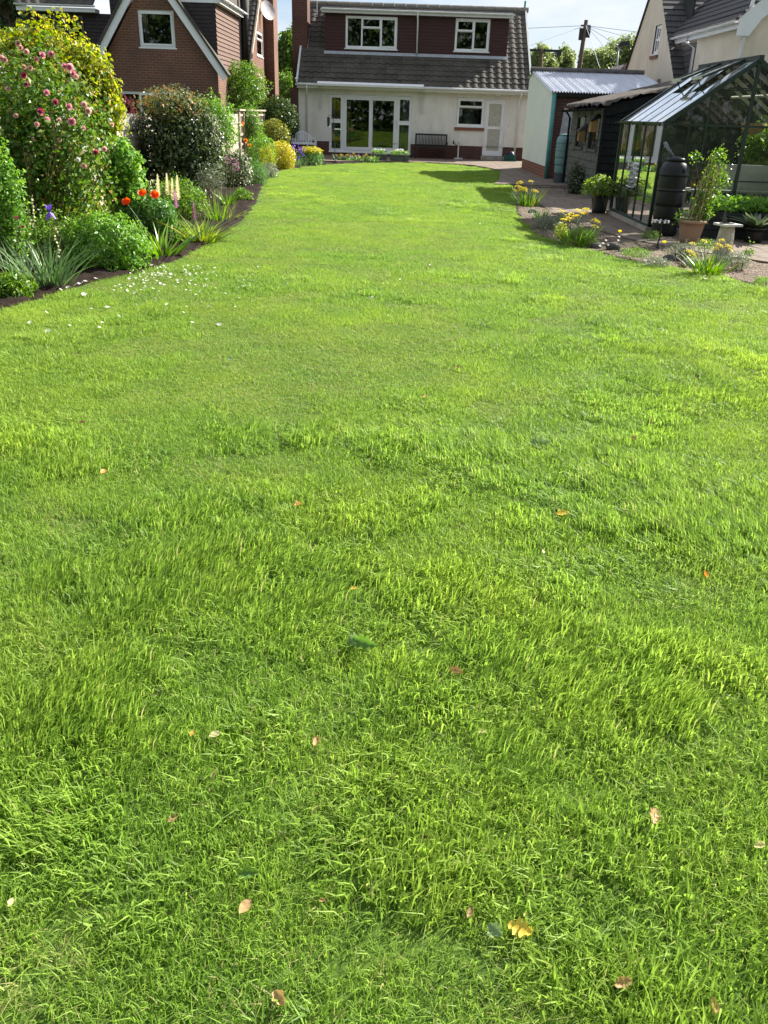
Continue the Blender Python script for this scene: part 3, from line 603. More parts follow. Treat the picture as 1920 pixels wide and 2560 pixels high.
# television aerial mast and finial
s_ = MB(); s_.tube([(-3.3, 37.9, 4.9), (-3.28, 37.9, 6.3)], .015, 6); s_.build('aerial_mast', plain('galvanised', (.4, .41, .42), .5, .1), H)
s_ = MB(); s_.tube([(4.93, 38.5, 5.2), (4.94, 38.5, 5.75)], .04, 8); s_.build('ridge_vent_pipe', plain('green_copper', (.08, .30, .24), .6, .2), H)
s_ = MB(); s_.lathe([(.0, .10), (.05, .08), (.06, .03), (.03, 0), (.03, -.05)], (-3.78, 34.62, 2.58), 10); s_.build('security_light', m_white, H)

# ================================================================ brick house beyond the left fence
B = thing('brick_house', 'brown brick house with steep white edged gable beyond the left fence', 'house', (-7.7, 30, 0))
gl, gr, gz, ap = -9.6, -5.80, 2.62, (-7.76, 5.30)
win = (-8.23, -7.10, 3.23, 4.26)
w = MB()
for a, b in (((-9.6, 0), (-9.6, gz)),): pass
def gable_piece(x):   # height of the gable line at x
    return gz + (ap[1] - gz) * ((x - gl) / (ap[0] - gl) if x < ap[0] else (gr - x) / (gr - ap[0]))
xsb = [gl, -9.1, win[0], ap[0], win[1], -6.4, gr]
for a, b in zip(xsb[:-1], xsb[1:]):
    if win[0] - .001 <= a and b <= win[1] + .001:
        w.poly([(a, 30, 2.0), (b, 30, 2.0), (b, 30, win[2]), (a, 30, win[2])]); w.poly([(a, 30, win[3]), (b, 30, win[3]), (b, 30, gable_piece(b)), (a, 30, gable_piece(a))])
    else: w.poly([(a, 30, 2.0), (b, 30, 2.0), (b, 30, gable_piece(b)), (a, 30, gable_piece(a))])
w.wall(gl, gr, 0, 2.0, 30, [(-9.05, -7.1, .9, 1.97)], .25)
for p, q in (((win[0], win[2]), (win[0], win[3])), ((win[0], win[3]), (win[1], win[3])), ((win[1], win[3]), (win[1], win[2])), ((win[1], win[2]), (win[0], win[2]))):
    w.poly([(p[0], 30, p[1]), (q[0], 30, q[1]), (q[0], 30.2, q[1]), (p[0], 30.2, p[1])])
w.build('gable_wall', m_brickl, B)
w = MB(); w.prism([(gr, 30.01, 0), (gr, 37.0, 0), (gr, 37.0, gz), (gr, 30.01, gz)], (-.2, 0, 0)); w.build('side_wall', m_brickl, B); w = MB(); w.prism([(gl, 30.01, 0), (gl, 36.5, 0), (gl, 36.5, gz), (gl, 30.01, gz)], (.2, 0, 0)); w.build('side_wall', m_brickl, B)
for s1, e in ((gl, -1), (gr, 1)):
    dx = ap[0] - s1; dz = ap[1] - gz; ln = math.hypot(dx, dz); nx_, nz_ = -dz / ln * (1 if dx > 0 else -1), abs(dx) / ln
    r = MB(); p0 = (s1 - dx * .10, gz - dz * .10); p1 = ap
    r.prism([(p0[0], 29.72, p0[1]), (p1[0], 29.72, p1[1]), (p1[0] + nx_ * .2, 29.72, p1[1] + nz_ * .2), (p0[0] + nx_ * .2, 29.72, p0[1] + nz_ * .2)], (0, .045, 0)); r.build('barge_board', m_white, B)
    r = MB(); q0 = (p0[0] + nx_ * .205, p0[1] + nz_ * .205); q1 = (p1[0] + nx_ * .205, p1[1] + nz_ * .205)
    r.prism([(q0[0], 29.66, q0[1]), (q1[0], 29.66, q1[1]), (q1[0] + nx_ * .07, 29.66, q1[1] + nz_ * .07), (q0[0] + nx_ * .07, 29.66, q0[1] + nz_ * .07)], (0, 7.3 if e < 0 else .37, 0)); r.build('gable_roof', m_tile, B)
window('gable_window', B, *win, 30.06, [(0, 1, 0, 1, True)], fw=.06)
window('ground_floor_window', B, -9.05, -7.1, .9, 1.97, 30.06, [(0, .33, 0, 1, False), (.33, .66, 0, 1, True), (.66, 1, 0, 1, False)])
s_ = MB(); s_.box((-9.2, 30.9, .3), (-6.2, 30.95, 4.8)); s_.build('room_lining', m_dark, B)
s_ = MB(); s_.box((-8.14, 30.3, 3.3), (-8.0, 30.33, 4.2)); s_.build('curtain', plain('beige_curtain', (.45, .42, .34), .9, .1, 8), B)
# right box dormer: sunlight painted into the side tiles, shade into the front
s_ = MB(); s_.box((-7.02, 30.06, 2.3), (-5.81, 36.4, 4.5)); s_.build('side_dormer', m_blacktile, B)
s_ = MB(); hungtiles(s_, (-7.05, 30.05), (-5.80, 30.05), 2.4, 4.5, (0, -1)); s_.build('hung_tiles', m_blacktile, B)
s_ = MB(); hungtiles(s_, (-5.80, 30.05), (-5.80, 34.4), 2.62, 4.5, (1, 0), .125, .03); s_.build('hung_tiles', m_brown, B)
s_ = MB(); s_.box((-7.24, 30.02, 4.5), (-5.62, 34.6, 4.66)); gutter(s_, (-5.55, 29.85, 4.65), (-5.55, 34.6, 4.65), .06); s_.build('dormer_fascia', m_white, B)
s_ = MB(); s_.prism([(-7.2, 30.06, 4.67), (-7.2, 36.6, 4.67), (-7.2, 37.4, 6.2)], (1.4, 0, 0)); s_.build('dormer_roof', m_tile, B)
# left block: dark tiled wall with a brown framed window under a white fascia
s_ = MB(); s_.box((-12.55, 32.02, 0), (-9.5, 36, 4.28)); s_.build('tiled_wall', m_blacktile, B); s_ = MB(); s_.box((-9.5, 31.6, 0), (-7.7, 36, 6.4)); s_.build('tiled_wall', m_blacktile, B)
for a, b, c, d in ((-9.55, -7.6, 31.58, 6.4), (-12.5, -12.15, 32.0, 4.25), (-10.58, -9.56, 32.0, 4.25)): s_ = MB(); hungtiles(s_, (a, c), (b, c), 0.1, d, (0, -1)); s_.build('hung_tiles', m_blacktile, B)
m_brownw = plain('brown_frame', (.10, .075, .06), .5, .15)
window('brown_window', B, -12.1, -10.62, 2.6, 4.2, 32.0, [(0, .33, 0, 1, False), (.33, .67, 0, .75, False), (.33, .67, .75, 1, True), (.67, 1, 0, 1, False)], mat=m_brownw)
s_ = MB(); s_.box((-12.7, 31.7, 4.285), (-10.1, 32.2, 4.40)); gutter(s_, (-12.7, 31.64, 4.48), (-10.1, 31.64, 4.48), .06); s_.build('fascia', m_white, B)
s_ = MB(); tileroof(s_, (-12.7, 31.62, 4.46), (1, 0, 0), (0, .78, .625), 2.6, 3.2); s_.build('pantile_roof', m_tile, B)
# rear wing: roof slope, gable end in the sun, window, chimney
s_ = MB(); v_ = np.array([0, 3.3, 2.76]); v_ /= np.linalg.norm(v_); tileroof(s_, (-7.6, 36.5, 2.86), (1, 0, 0), v_, 1.72, 5.6); s_.build('rear_roof', m_tile, B)
s_ = MB(); s_.bar((-5.83, 36.45, 2.80), (-5.83, 40.6, 6.27), .06, .14); s_.build('verge_board', m_wood, B)
s_ = MB(); zt = lambda y: 2.80 + (y - 36.5) * .836
ww = (38.95, 40.55, 3.57, 4.48)
ys_ = [36.55, ww[0], ww[1], 44.0]
s_.poly([(-5.86, 36.55, 0), (-5.86, ww[0], 0), (-5.86, ww[0], zt(ww[0])), (-5.86, 36.55, zt(36.55))]); s_.poly([(-5.86, ww[0], 0), (-5.86, ww[1], 0), (-5.86, ww[1], ww[2]), (-5.86, ww[0], ww[2])])
s_.poly([(-5.86, ww[0], ww[3]), (-5.86, ww[1], ww[3]), (-5.86, ww[1], zt(ww[1])), (-5.86, ww[0], zt(ww[0]))]); s_.poly([(-5.86, ww[1], 0), (-5.86, 44, 0), (-5.86, 44, 6.5), (-5.86, ww[1], zt(ww[1]))])
s_.box((-8, 43.9, 0), (-5.87, 44, 6)); s_.build('rear_gable_wall', m_brickl, B)
window('side_window', B, *ww, -5.9, [(0, 1, .68, 1, True), (0, 1, 0, .68, False)], axis='x', out=1)
s_ = MB(); s_.box((-6.9, 38, 3), (-6.85, 42, 5)); s_.build('room_lining', m_dark, B)
s_ = MB(); s_.box((-5.86, 41.1, 0), (-5.44, 42.4, 7.2)); s_.build('chimney', m_brickl, B)
s_ = MB(); s_.tube([(-5.62, 34.5, 2.2), (-5.62, 34.5, 7.2)], .13, 14); s_.build('flue_pipe', m_black, B, True)
s_ = MB(); s_.tube([(-5.72, 34.9, 2.2), (-5.72, 34.9, 4.5)], .05, 8); s_.build('downpipe', m_white, B, True)
c0 = P(660, 27, 40.3); s_ = MB(); s_.lathe([(0, 0), (.15, .01), (.28, .04), (.38, .08)], (0, 0, 0), 24)
rot_ = Vector((.72, -.62, .3)).to_track_quat('Z', 'Y').to_matrix(); s_.v = [tuple(rot_ @ Vector(q) + Vector(c0) + Vector((.12, 0, 0))) for q in s_.v]
s_.bar(Vector(c0) + Vector((-.4, .1, -.1)), Vector(c0) + Vector((.1, 0, 0)), .05); s_.build('satellite_dish', plain('dish_grey', (.42, .38, .38), .6, .1), B, True)

# ================================================================ cream house on the right
R_ = thing('cream_house', 'cream rendered house with dark roof and white fascia behind the greenhouse', 'house', (8, 26, 0))
gx = 8.0; wnd = (29.38, 30.05, 3.49, 4.28)
topz = lambda y: 2.58 + (y - 26.97) * (5.0 - 2.58) / (29.7 - 26.97) if y < 29.9 else 5.177 + (29.9 - y) * .97 + 0
def gtop(y):
    near = 2.58 + (y - 26.97) * .89; far = 3.10 + (33.09 - y) * 1.09; return min(near, far)
ypk = (3.10 + 33.09 * 1.09 - 2.58 + 26.97 * .89) / (1.09 + .89)
s_ = MB(); ys_ = [26.0, 26.97, wnd[0], wnd[1], ypk, 33.09, 34.6]
for a, b in zip(ys_[:-1], ys_[1:]):
    ta, tb = max(.0, gtop(a)), max(0, gtop(b))
    if a == wnd[0]:
        s_.poly([(gx, a, 0), (gx, b, 0), (gx, b, wnd[2]), (gx, a, wnd[2])]); s_.poly([(gx, a, wnd[3]), (gx, b, wnd[3]), (gx, b, tb), (gx, a, ta)])
    else: s_.poly([(gx, a, 0), (gx, b, 0), (gx, b, tb), (gx, a, ta)])
s_.poly([(gx + .01, 34.6, 0), (gx + 6, 34.6, 0), (gx + 6, 34.6, gtop(34.6)), (gx + .01, 34.6, gtop(34.6))])
s_.build('gable_wall', m_cream2, R_)
window('tall_window', R_, *wnd, gx + .06, [(0, .5, 0, .5, True), (0, .5, .5, 1, True), (.5, 1, 0, .5, False), (.5, 1, .5, 1, False)], axis='x', out=-1, fw=.06)
s_ = MB(); s_.box((gx - .05, wnd[0] - .08, wnd[2] - .13), (gx - .003, wnd[1] + .08, wnd[2] - .038)); s_.build('brick_sill', m_brick, R_)
s_ = MB(); s_.box((gx + .6, 28.5, 2.8), (gx + .65, 31, 5)); s_.build('room_lining', m_dark, R_)
s_ = MB(); v_ = np.array([0, ypk - 25.7, gtop(ypk) - gtop(25.7)]); ln = np.linalg.norm(v_); tileroof(s_, (gx - .07, 25.7, gtop(25.7) + .03), (1, 0, 0), v_ / ln, 5.5, ln, gauge=.25, step=.03, flat=True)
s_.build('main_roof', m_slate, R_)
s_ = MB(); v_ = np.array([0, -(34.6 - ypk), gtop(ypk) - gtop(34.6)]); s_.poly([(gx - .07, 34.8, gtop(34.8)), (gx + 6, 34.8, gtop(34.8)), (gx + 6, ypk, gtop(ypk) + .03), (gx - .07, ypk, gtop(ypk) + .03)]); s_.build('rear_roof', m_slate, R_)
# the wing towards the garden
wx, wy0, wy1, wz = 8.28, 23.2, 28.4, 3.86
s_ = MB(); s_.box((wx, 26.4, 0), (wx + .2, 27.2, 2.6)); s_.build('tiled_cheek', m_slate, R_)
s_ = MB(); s_.poly([(wx, wy0, 0), (wx, 26.55, 0), (wx, 26.55, wz - .1), (wx, wy0, wz - .1)]); apx, apz = 11.6, 6.9
s_.poly([(wx, wy0, 0), (apx + 3.3, wy0, 0), (apx + 3.3, wy0, wz - .1), (apx, wy0, apz - .1), (wx, wy0, wz - .1)]); s_.build('wing_wall', m_cream2, R_)
s_ = MB(); s_.poly([(wx + .05, 26.56, 1.5), (wx + .05, 28.6, 1.5), (wx + .05, 28.6, wz - .1), (wx + .05, 26.56, wz - .1)]); hungtiles(s_, (wx + .03, 28.5), (wx + .03, 26.56), 1.5, wz - .12, (-1, 0), .14); s_.build('tiled_wall', m_slate, R_)
s_ = MB(); v_ = np.array([apx - wx + .25, 0, apz - wz + .22]); ln = np.linalg.norm(v_); tileroof(s_, (wx - .25, 29.3, wz - .02), (0, -1, 0), v_ / ln, 29.3 - wy0 + .15, ln, gauge=.25, step=.03, flat=True); s_.build('wing_roof', m_slate, R_)
s_ = MB(); s_.box((wx - .16, wy0 - .05, wz - .20), (wx - .13, wy1, wz - .03)); s_.box((wx - .129, wy0 - .05, wz - .195), (wx - .001, 26.54, wz - .18)); gutter(s_, (wx - .23, wy0 - .1, wz - .04), (wx - .23, wy1 + .1, wz - .04), .06); s_.build('fascia', m_white, R_)
s_ = MB(); s_.prism([(wx - .16, wy0 - .13, wz - .36), (wx + .12, wy0 - .13, wz - .36), (wx + .34, wy0 - .13, wz - .02), (apx, wy0 - .13, apz - .3), (apx, wy0 - .13, apz), (wx - .16, wy0 - .13, wz + .02)], (0, .07, 0)); s_.build('barge_board', m_white, R_)
s_ = MB(); s_.tube([(wx - .2, 26.9, wz - .1), (wx - .2, 26.9, wz - .22), (wx - .06, 26.6, wz - .4), (wx - .06, 26.6, 0)], .04, 8); s_.build('downpipe', m_white, R_, True)
p = P(1862, 20, wy0); q = P(1835, 160, wy0)
s_ = MB(); s_.tube([(p[0] + .12, wy0 - .2, p[2] + .25), (p[0] + .1, wy0 - .06, p[2] - .1), (p[0] + .02, wy0 - .06, 0)], .045, 8); s_.build('downpipe', m_white, R_, True)
s_ = MB(); p = P(1645, 203, 28); s_.box((gx - .04, 28.6, 2.62), (gx - .002, 28.85, 2.76)); s_.build('wall_vent', plain('vent_brown', (.22, .19, .15), .8, .2), R_)

# ================================================================ outbuilding, shed
O = thing('outbuilding', 'small white walled outbuilding with pale corrugated roof left of the black shed', 'outbuilding', (5.5, 27, 0))
ox, oy0, oy1, oyr, oze, ozr = 4.14, 24.95, 29.6, 28.75, 2.24, 2.86
s_ = MB(); s_.prism([(ox, oy0, .37), (ox, oy1, .37), (ox, oy1, 2.74), (ox, oyr, ozr - .03), (ox, oy0, oze - .03)], (.12, 0, 0)); s_.build('side_wall', plain('white_render', (.74, .75, .70), .8, .04, 2), O)
s_ = MB(); s_.box((ox + .012, oy0 + .01, 0), (ox + .12, oy1, .37)); s_.build('brick_plinth', m_brick, O)
s_ = MB(); s_.box((ox + .121, oy0, 0), (7.4, oy0 + .12, oze - .02)); s_.box((7.3, oy0, 0), (7.42, oy1, oze)); s_.box((ox + .121, oy1 - .1, 0), (7.3, oy1, 2.7)); s_.build('brick_wall', m_brickd, O)
s_ = MB(); n_ = 240; xs_ = np.linspace(ox - .06, 7.5, n_); zc = .022 * np.sin(xs_ * 2 * np.pi / .076)
for (ya, za, yb, zb) in ((oy0 - .14, oze - .022, oyr, ozr), (oyr, ozr, oy1 + .15, 2.70)):
    s_.add([(x, ya, za + z) for x, z in zip(xs_, zc)] + [(x, yb, zb + z) for x, z in zip(xs_, zc)], [(i, i + 1, n_ + i + 1, n_ + i) for i in range(n_ - 1)])
t = NT('corrugated_sheet'); m_corr = t.done(t.bsdf(t.ramp(t.noise(2.5, 6, stretch=(3, .4, 1)), [(.3, (.44, .46, .52)), (.7, (.56, .58, .63))]), .45, .5))
s_.build('corrugated_roof', m_corr, O)
s_ = MB(); s_.tube([(ox - .1, oyr + .02, ozr + .04), (7.5, oyr + .02, ozr + .04)], .09, 10); s_.build('ridge_cap', plain('ridge_cap', (.10, .09, .085), .9, .3, 7), O)
s_ = MB(); s_.tube([(ox + .05, oy0 - .10, oze - .08), (ox + .05, oy0 - .10, 0)], .05, 10); s_.build('drainpipe', plain('teal_pipe', (.05, .24, .24), .5, .2, 5), O, True)
s_ = MB(); s_.box((ox + .1, oy0 - .1, oze - .13), (7.4, oy0 - .02, oze - .045)); s_.build('eaves_board', m_black, O)
s_ = MB(); s_.poly([(ox + .30, oy0 - .02, 1.0), (ox + .62, oy0 - .02, 1.0), (ox + .66, oy0 - .025, 1.75), (ox + .36, oy0 - .03, 1.85)]); s_.build('plastic_sheet', plain('grey_sheet', (.40, .40, .42), .4, .2, 9), O)

SH = thing('garden_shed', 'black stained timber shed with shaggy felt roof behind the greenhouse', 'shed', (5.5, 21.5, 0))
m_blk = plain('black_stain', (.010, .012, .013), .75, .35, 8, .1); m_gry = plain('greyed_boards', (.105, .105, .095), .85, .3, 6, .2, dirt=(.05, .052, .045))
sx, sy0, sy1, sz = 4.36, 19.3, 22.85, 1.80; sxr = 7.6
rz = lambda x: sz + .05 + (x - sx) * .235
s_ = MB(); sw = [(19.62, 20.62, .93, 1.66), (21.15, 22.1, .93, 1.66)]
s_.wall(sy0, sy1, 0, sz, sx, sw, .04, axis='x'); hung = s_.build('side_wall', m_gry, SH)
s_ = MB(); zz = 0.0
while zz < sz:
    zt_ = min(zz + .15, sz)
    for a, b in ((sy0, sw[0][0]), (sw[0][1], sw[1][0]), (sw[1][1], sy1)): s_.poly([(sx - .028, a, zz), (sx - .028, b, zz), (sx - .006, b, zt_), (sx - .006, a, zt_)]); s_.poly([(sx - .028, a, zz), (sx - .004, a, zz), (sx - .004, b, zz), (sx - .028, b, zz)])
    if zt_ <= sw[0][2] + .01 or zz >= sw[0][3]:
        for h in sw: s_.poly([(sx - .028, h[0], zz), (sx - .028, h[1], zz), (sx - .006, h[1], zt_), (sx - .006, h[0], zt_)])
    zz = zt_
s_.build('side_boards', m_gry, SH)
s_ = MB(); zz = 0.0
while zz < rz(sxr):
    zt_ = zz + .15; xa = sx if zz < sz - .02 else sx + (zz + .14 - sz) / .235
    if xa < sxr - .1: s_.poly([(xa, sy0 - .03, zz), (sxr, sy0 - .03, zz), (sxr, sy0 - .006, zt_), (xa, sy0 - .006, zt_)]); s_.poly([(xa, sy0, zz), (sxr, sy0, zz), (sxr, sy0 - .03, zz), (xa, sy0 - .03, zz)])
    zz = zt_
s_.poly([(sx, sy0, 0), (sxr, sy0, 0), (sxr, sy0, rz(sxr)), (sx, sy0, rz(sx))]); s_.box((sxr - .05, sy0, 0), (sxr, sy1, rz(sxr) - .1)); s_.poly([(sx, sy1, 0), (sxr, sy1, 0), (sxr, sy1, rz(sxr)), (sx, sy1, rz(sx))]); s_.build('front_boards', m_blk, SH)
s_ = MB(); s_.bar((sx - .02, sy0 - .045, rz(sx - .02) - .10), (sxr, sy0 - .045, rz(sxr) - .10), .03, .2); s_.box((sx - .05, sy0 - .05, 0), (sx - .001, sy0 - .001, sz - .02)); s_.build('corner_trim', m_blk, SH)
# ragged felt
n_x, n_y = 60, 60; xs_ = np.linspace(sx - .22, sxr + .1, n_x); ys_ = np.linspace(sy0 - .15, sy1 + .1, n_y); Xg, Yg = np.meshgrid(xs_, ys_); Xg = Xg.ravel(); Yg = Yg.ravel()
Zg = rz(Xg) + .07 + .03 * smoothnoise(Xg, Yg, .35, 31) + .02 * smoothnoise(Xg, Yg, .12, 32); e = (Xg < sx - .16) | (Yg < sy0 - .1); Zg[e] -= RN.uniform(.01, .09, e.sum())
i = (np.arange(n_y - 1)[:, None] * n_x + np.arange(n_x - 1)[None]).ravel(); F_ = np.stack([i, i + 1, i + n_x + 1, i + n_x], 1)
npmesh('felt_roof', np.stack([Xg, Yg, Zg], 1), F_, plain('old_felt', (.085, .072, .062), .95, .45, 5, .15, bump=.6, dirt=(.05, .045, .04)), SH)
s_ = MB(); gutter(s_, (sx - .2, sy0 - .1, sz + .0), (sx - .2, sy1 + .1, sz - .03), .05); s_.tube([(sx - .17, sy1 + .05, sz - .05), (sx - .06, sy1 + .02, sz - .2), (sx - .06, sy1 + .02, .1)], .03, 8); s_.build('gutter', m_blk, SH)
for a, b, c, d in sw:
    s_ = MB()
    for p in ((a, a + .05, c, d), (b - .05, b, c, d), (a, b, c, c + .05), (a, b, d - .05, d)): s_.box((sx - .035, p[0], p[2]), (sx - .001, p[1], p[3]))
    fr = s_.build('shed_window', m_gry, SH)
    s_ = MB(); s_.box((sx + .005, a + .05, c + .05), (sx + .011, b - .05, d - .05)); s_.build('pane', m_glass, fr)
    s_ = MB(); n_ = 14; yy_ = np.linspace(a + .12, b - .08 if a < 21 else a + .45, n_); 
    for k in range(n_ - 1):
        f = lambda y, k: (sx + .06 + .015 * math.sin(k * 1.3), y, 0)
        lo = c + .06 + .07 * math.sin(k * .9) ** 2
        s_.poly([(sx + .06 + .015 * math.sin(k * 1.3), yy_[k], lo), (sx + .06 + .015 * math.sin(k * 1.3 + 1.3), yy_[k + 1], c + .06 + .07 * math.sin((k + 1) * .9) ** 2), (sx + .06 + .015 * math.sin(k * 1.3 + 1.3), yy_[k + 1], d - .05), (sx + .06 + .015 * math.sin(k * 1.3), yy_[k], d - .05)])
    s_.build('cloth_blind', plain('cloth_white' if a < 21 else 'cloth_teal', (.66, .62, .56) if a < 21 else (.22, .36, .34), .9, .08), SH)
s_ = MB(); s_.box((sx + .5, sy0 + .1, .1), (sx + .55, sy1 - .1, 1.7)); s_.build('dark_inside', m_dark, SH)
def nestbox(y, z, col, roofc, label):
    nb = thing('nest_box', label, 'bird box', (sx - .03, y, z)); s_ = MB()
    s_.prism([(sx - .19, y - .085, z), (sx - .045, y - .085, z), (sx - .045, y - .085, z + .25), (sx - .19, y - .085, z + .21)], (0, .17, 0)); s_.build('box_body', plain('box_wood', col, .7, .2, 9), nb)
    s_ = MB(); s_.prism([(sx - .23, y - .11, z + .205), (sx - .035, y - .11, z + .262), (sx - .035, y - .11, z + .36), (sx - .06, y - .11, z + .36)], (0, .22, 0)); s_.build('box_roof', plain('box_roof', roofc, .8, .2), nb)
    s_ = MB(); s_.tube([(sx - .192, y, z + .14), (sx - .196, y, z + .14)], .018, 10); s_.build('entrance_hole', m_black, nb)
nestbox(19.78, 1.33, (.33, .20, .08), (.012, .012, .014), 'tan wooden bird box with black gable roof at the shed front corner')
nestbox(20.95, 1.12, (.24, .15, .07), (.07, .065, .06), 'small dull brown bird box between the two shed windows')

# ================================================================ greenhouse
GH = thing('greenhouse', 'dark green framed glass greenhouse with open roof vents', 'greenhouse', (5.22, 15, 0))
m_gfr = plain('dark_green_frame', (.014, .030, .024), .4, .2, 5, .5); m_alu = plain('pale_bars', (.50, .50, .42), .45, .1, 6)
m_gp = glassmat('greenhouse_glass', 1.5, (.82, .85, .83), .055, (.30, .32, .26)); m_gr = glassmat('greenhouse_roof_glass', 1.6, (.70, .72, .71), .26, (.55, .56, .54))  # roof panes: whitish veil and tint added for sky reflection and lawn shadow
ga, gb, gc, gd, gez, grz, gm = 4.0, 6.44, 13.7, 16.3, 1.54, 2.41, 5.22
s_ = MB()
s_.box((ga - .06, gc - .05, -.05), (ga + .06, gd + .05, .075)); s_.box((gb - .06, gc - .05, -.05), (gb + .06, gd + .05, .075)); s_.box((ga + .061, gc - .05, -.05), (gb - .061, gc + .06, .073)); s_.box((ga + .061, gd - .06, -.05), (gb - .061, gd + .05, .073))
s_.build('concrete_kerb', m_conc, GH)
s_ = MB(); pw = .022
yb = np.linspace(gc, gd, 6)
for x in (ga, gb):
    for y in yb: s_.bar((x, y, .07), (x, y, gez), pw if 0.01 < (y - gc) < gd - gc - .01 else .045, pw if 0.01 < (y - gc) < gd - gc - .01 else .045)
    s_.bar((x, gc - .04, gez), (x, gd + .04, gez), .06, .05); s_.bar((x, gc, .095), (x, gd, .095), .045, .045); s_.bar((x, gc, .50), (x, gd, .50), .018, .018)
for y in (gc, gd):
    xf = [ga, ga + .62, gm, gb - .62, gb]
    for x in xf[1:-1]: s_.bar((x, y, .07), (x, y, gez + (grz - gez) * (1 - abs(x - gm) / (gb - gm)) - .03), .045 if x == gm else .022)
    s_.bar((ga, y, gez), (gb, y, gez), .035, .03); s_.bar((ga, y, .78), (gb, y, .78), .022); s_.bar((ga, y, .095), (gb, y, .095), .045)
    s_.bar((ga - .02, y, gez), (gm, y, grz), .065, .05, (0, 1, 0)); s_.bar((gb + .02, y, gez), (gm, y, grz), .065, .05, (0, 1, 0))
s_.bar((gm, gc - .05, grz + .02), (gm, gd + .05, grz + .02), .07, .09)
for y in yb[1:-1]: s_.bar((ga, y, gez), (gm, y, grz), .028, .035, (0, 1, 0))
for y in (gc + .25, yb[2], yb[4]): s_.bar((gm - .5, y, 2.05), (gm + .5, y, 2.05), .022)
s_.build('frame', m_gfr, GH)
s_ = MB()
for y in yb[1:-1]: s_.bar((gb, y, gez), (gm, y, grz), .028, .035, (0, 1, 0))
s_.bar((gm + .6, gc + .03, gez + .44), (gm + .6, gd - .03, gez + .44), .025); s_.build('roof_bars', m_alu, GH)
def pane(nm, pts, mat=m_gp, parent=GH): q = MB(); q.poly(pts); return q.build(nm, mat, parent)
for i in range(5):
    a, b = yb[i] + .012, yb[i + 1] - .012
    if i == 2:
        pane('side_pane', [(ga + .004, a, .96), (ga + .004, b, .96), (ga + .004, b, gez), (ga + .004, a, gez)]); pane('side_pane', [(ga + .004, a, .1), (ga + .004, b, .1), (ga + .004, b, .52), (ga + .004, a, .52)])
        lv = MB(); lv.bar((ga, a, .53), (ga, a, .96), .02); lv.bar((ga, b, .53), (ga, b, .96), .02); lo = lv.build('louvre_window', m_alu, GH)
        for k in range(5):
            z = .56 + k * .08; l2 = MB(); l2.prism([(ga - .06, a + .01, z), (ga - .06, b - .01, z), (ga + .03, b - .01, z + .065), (ga + .03, a + .01, z + .065)], (.002, 0, .004)); l2.build('louvre_blade', glassmat('louvre_glass', 1.7, (.7, .75, .75), .35, (.6, .62, .6)), lo)
    else: pane('side_pane', [(ga + .004, a, .1), (ga + .004, b, .1), (ga + .004, b, gez), (ga + .004, a, gez)])
    pane('side_pane', [(gb - .004, a, .1), (gb - .004, b, .1), (gb - .004, b, gez), (gb - .004, a, gez)])
    # roof panes; the two middle ones on the left slope are opened vents in their upper part
    def sl_(f, y, off=0, side=-1): return (gm + side * (gm - ga if side < 0 else gb - gm) * (1 - f), y, gez + (grz - gez) * f + off)
    top = .52 if i in (1, 3) else 1.0
    pane('roof_pane', [sl_(0, a, .012), sl_(0, b, .012), sl_(top, b, .012), sl_(top, a, .012)], m_gr)
    pane('roof_pane', [sl_(0, a, .012, 1), sl_(0, b, .012, 1), sl_(1, b, .012, 1), sl_(1, a, .012, 1)], m_gp)
    if i in (1, 3):
        vt = MB(); e0 = np.array(sl_(.98, a, .05)); e1 = np.array(sl_(.5, a, .22)); dy = np.array([0, b - a, 0])
        for p, q in ((e0, e1), (e0 + dy, e1 + dy), (e0, e0 + dy)): vt.bar(p, q, .03, .03, (0, 1, 0) if abs(q[1] - p[1]) < .1 else (0, 0, 1))
        vo_ = vt.build('roof_vent', m_gfr, GH); vt = MB(); vt.bar(e1, e1 + dy, .035, .05); vt.build('vent_rail', m_alu, vo_)
        pane('vent_pane', [tuple(e0), tuple(e0 + dy), tuple(e1 + dy), tuple(e1)], m_gr, vo_)
        st_ = MB(); st_.bar(e1 + dy / 2, np.array(sl_(.6, a, -.08)) + dy / 2, .015); st_.build('vent_stay', m_gfr, vo_)
for y in (gc + .004, gd - .004):
    xf = [ga + .02, ga + .62, gm, gb - .62, gb - .02]
    for i in range(4):
        for z0, z1 in ((.1, .78), (.78, gez)):
            if y < 14 and i == 3 and z1 > 1: pass
            pane('gable_pane', [(xf[i], y, z0), (xf[i + 1], y, z0), (xf[i + 1], y, z1), (xf[i], y, z1)])
        tz = lambda x: gez + (grz - gez) * (1 - abs(x - gm) / (gb - gm)) - .03
        if i in (0, 3): xx = (xf[i], xf[i + 1]) if i == 0 else (xf[i + 1], xf[i]); pane('gable_pane', [(xx[0], y, gez), (xx[1], y, gez), (xx[1], y, tz(xx[1]))])
        else: pane('gable_pane', [(xf[i], y, gez), (xf[i + 1], y, gez), (xf[i + 1], y, tz(xf[i + 1])), (xf[i], y, tz(xf[i]))])
s_ = MB(); gutter(s_, (ga - .06, gc - .05, gez + .015), (ga - .06, gd + .05, gez + .015), .03); s_.build('gutter', m_gfr, GH)
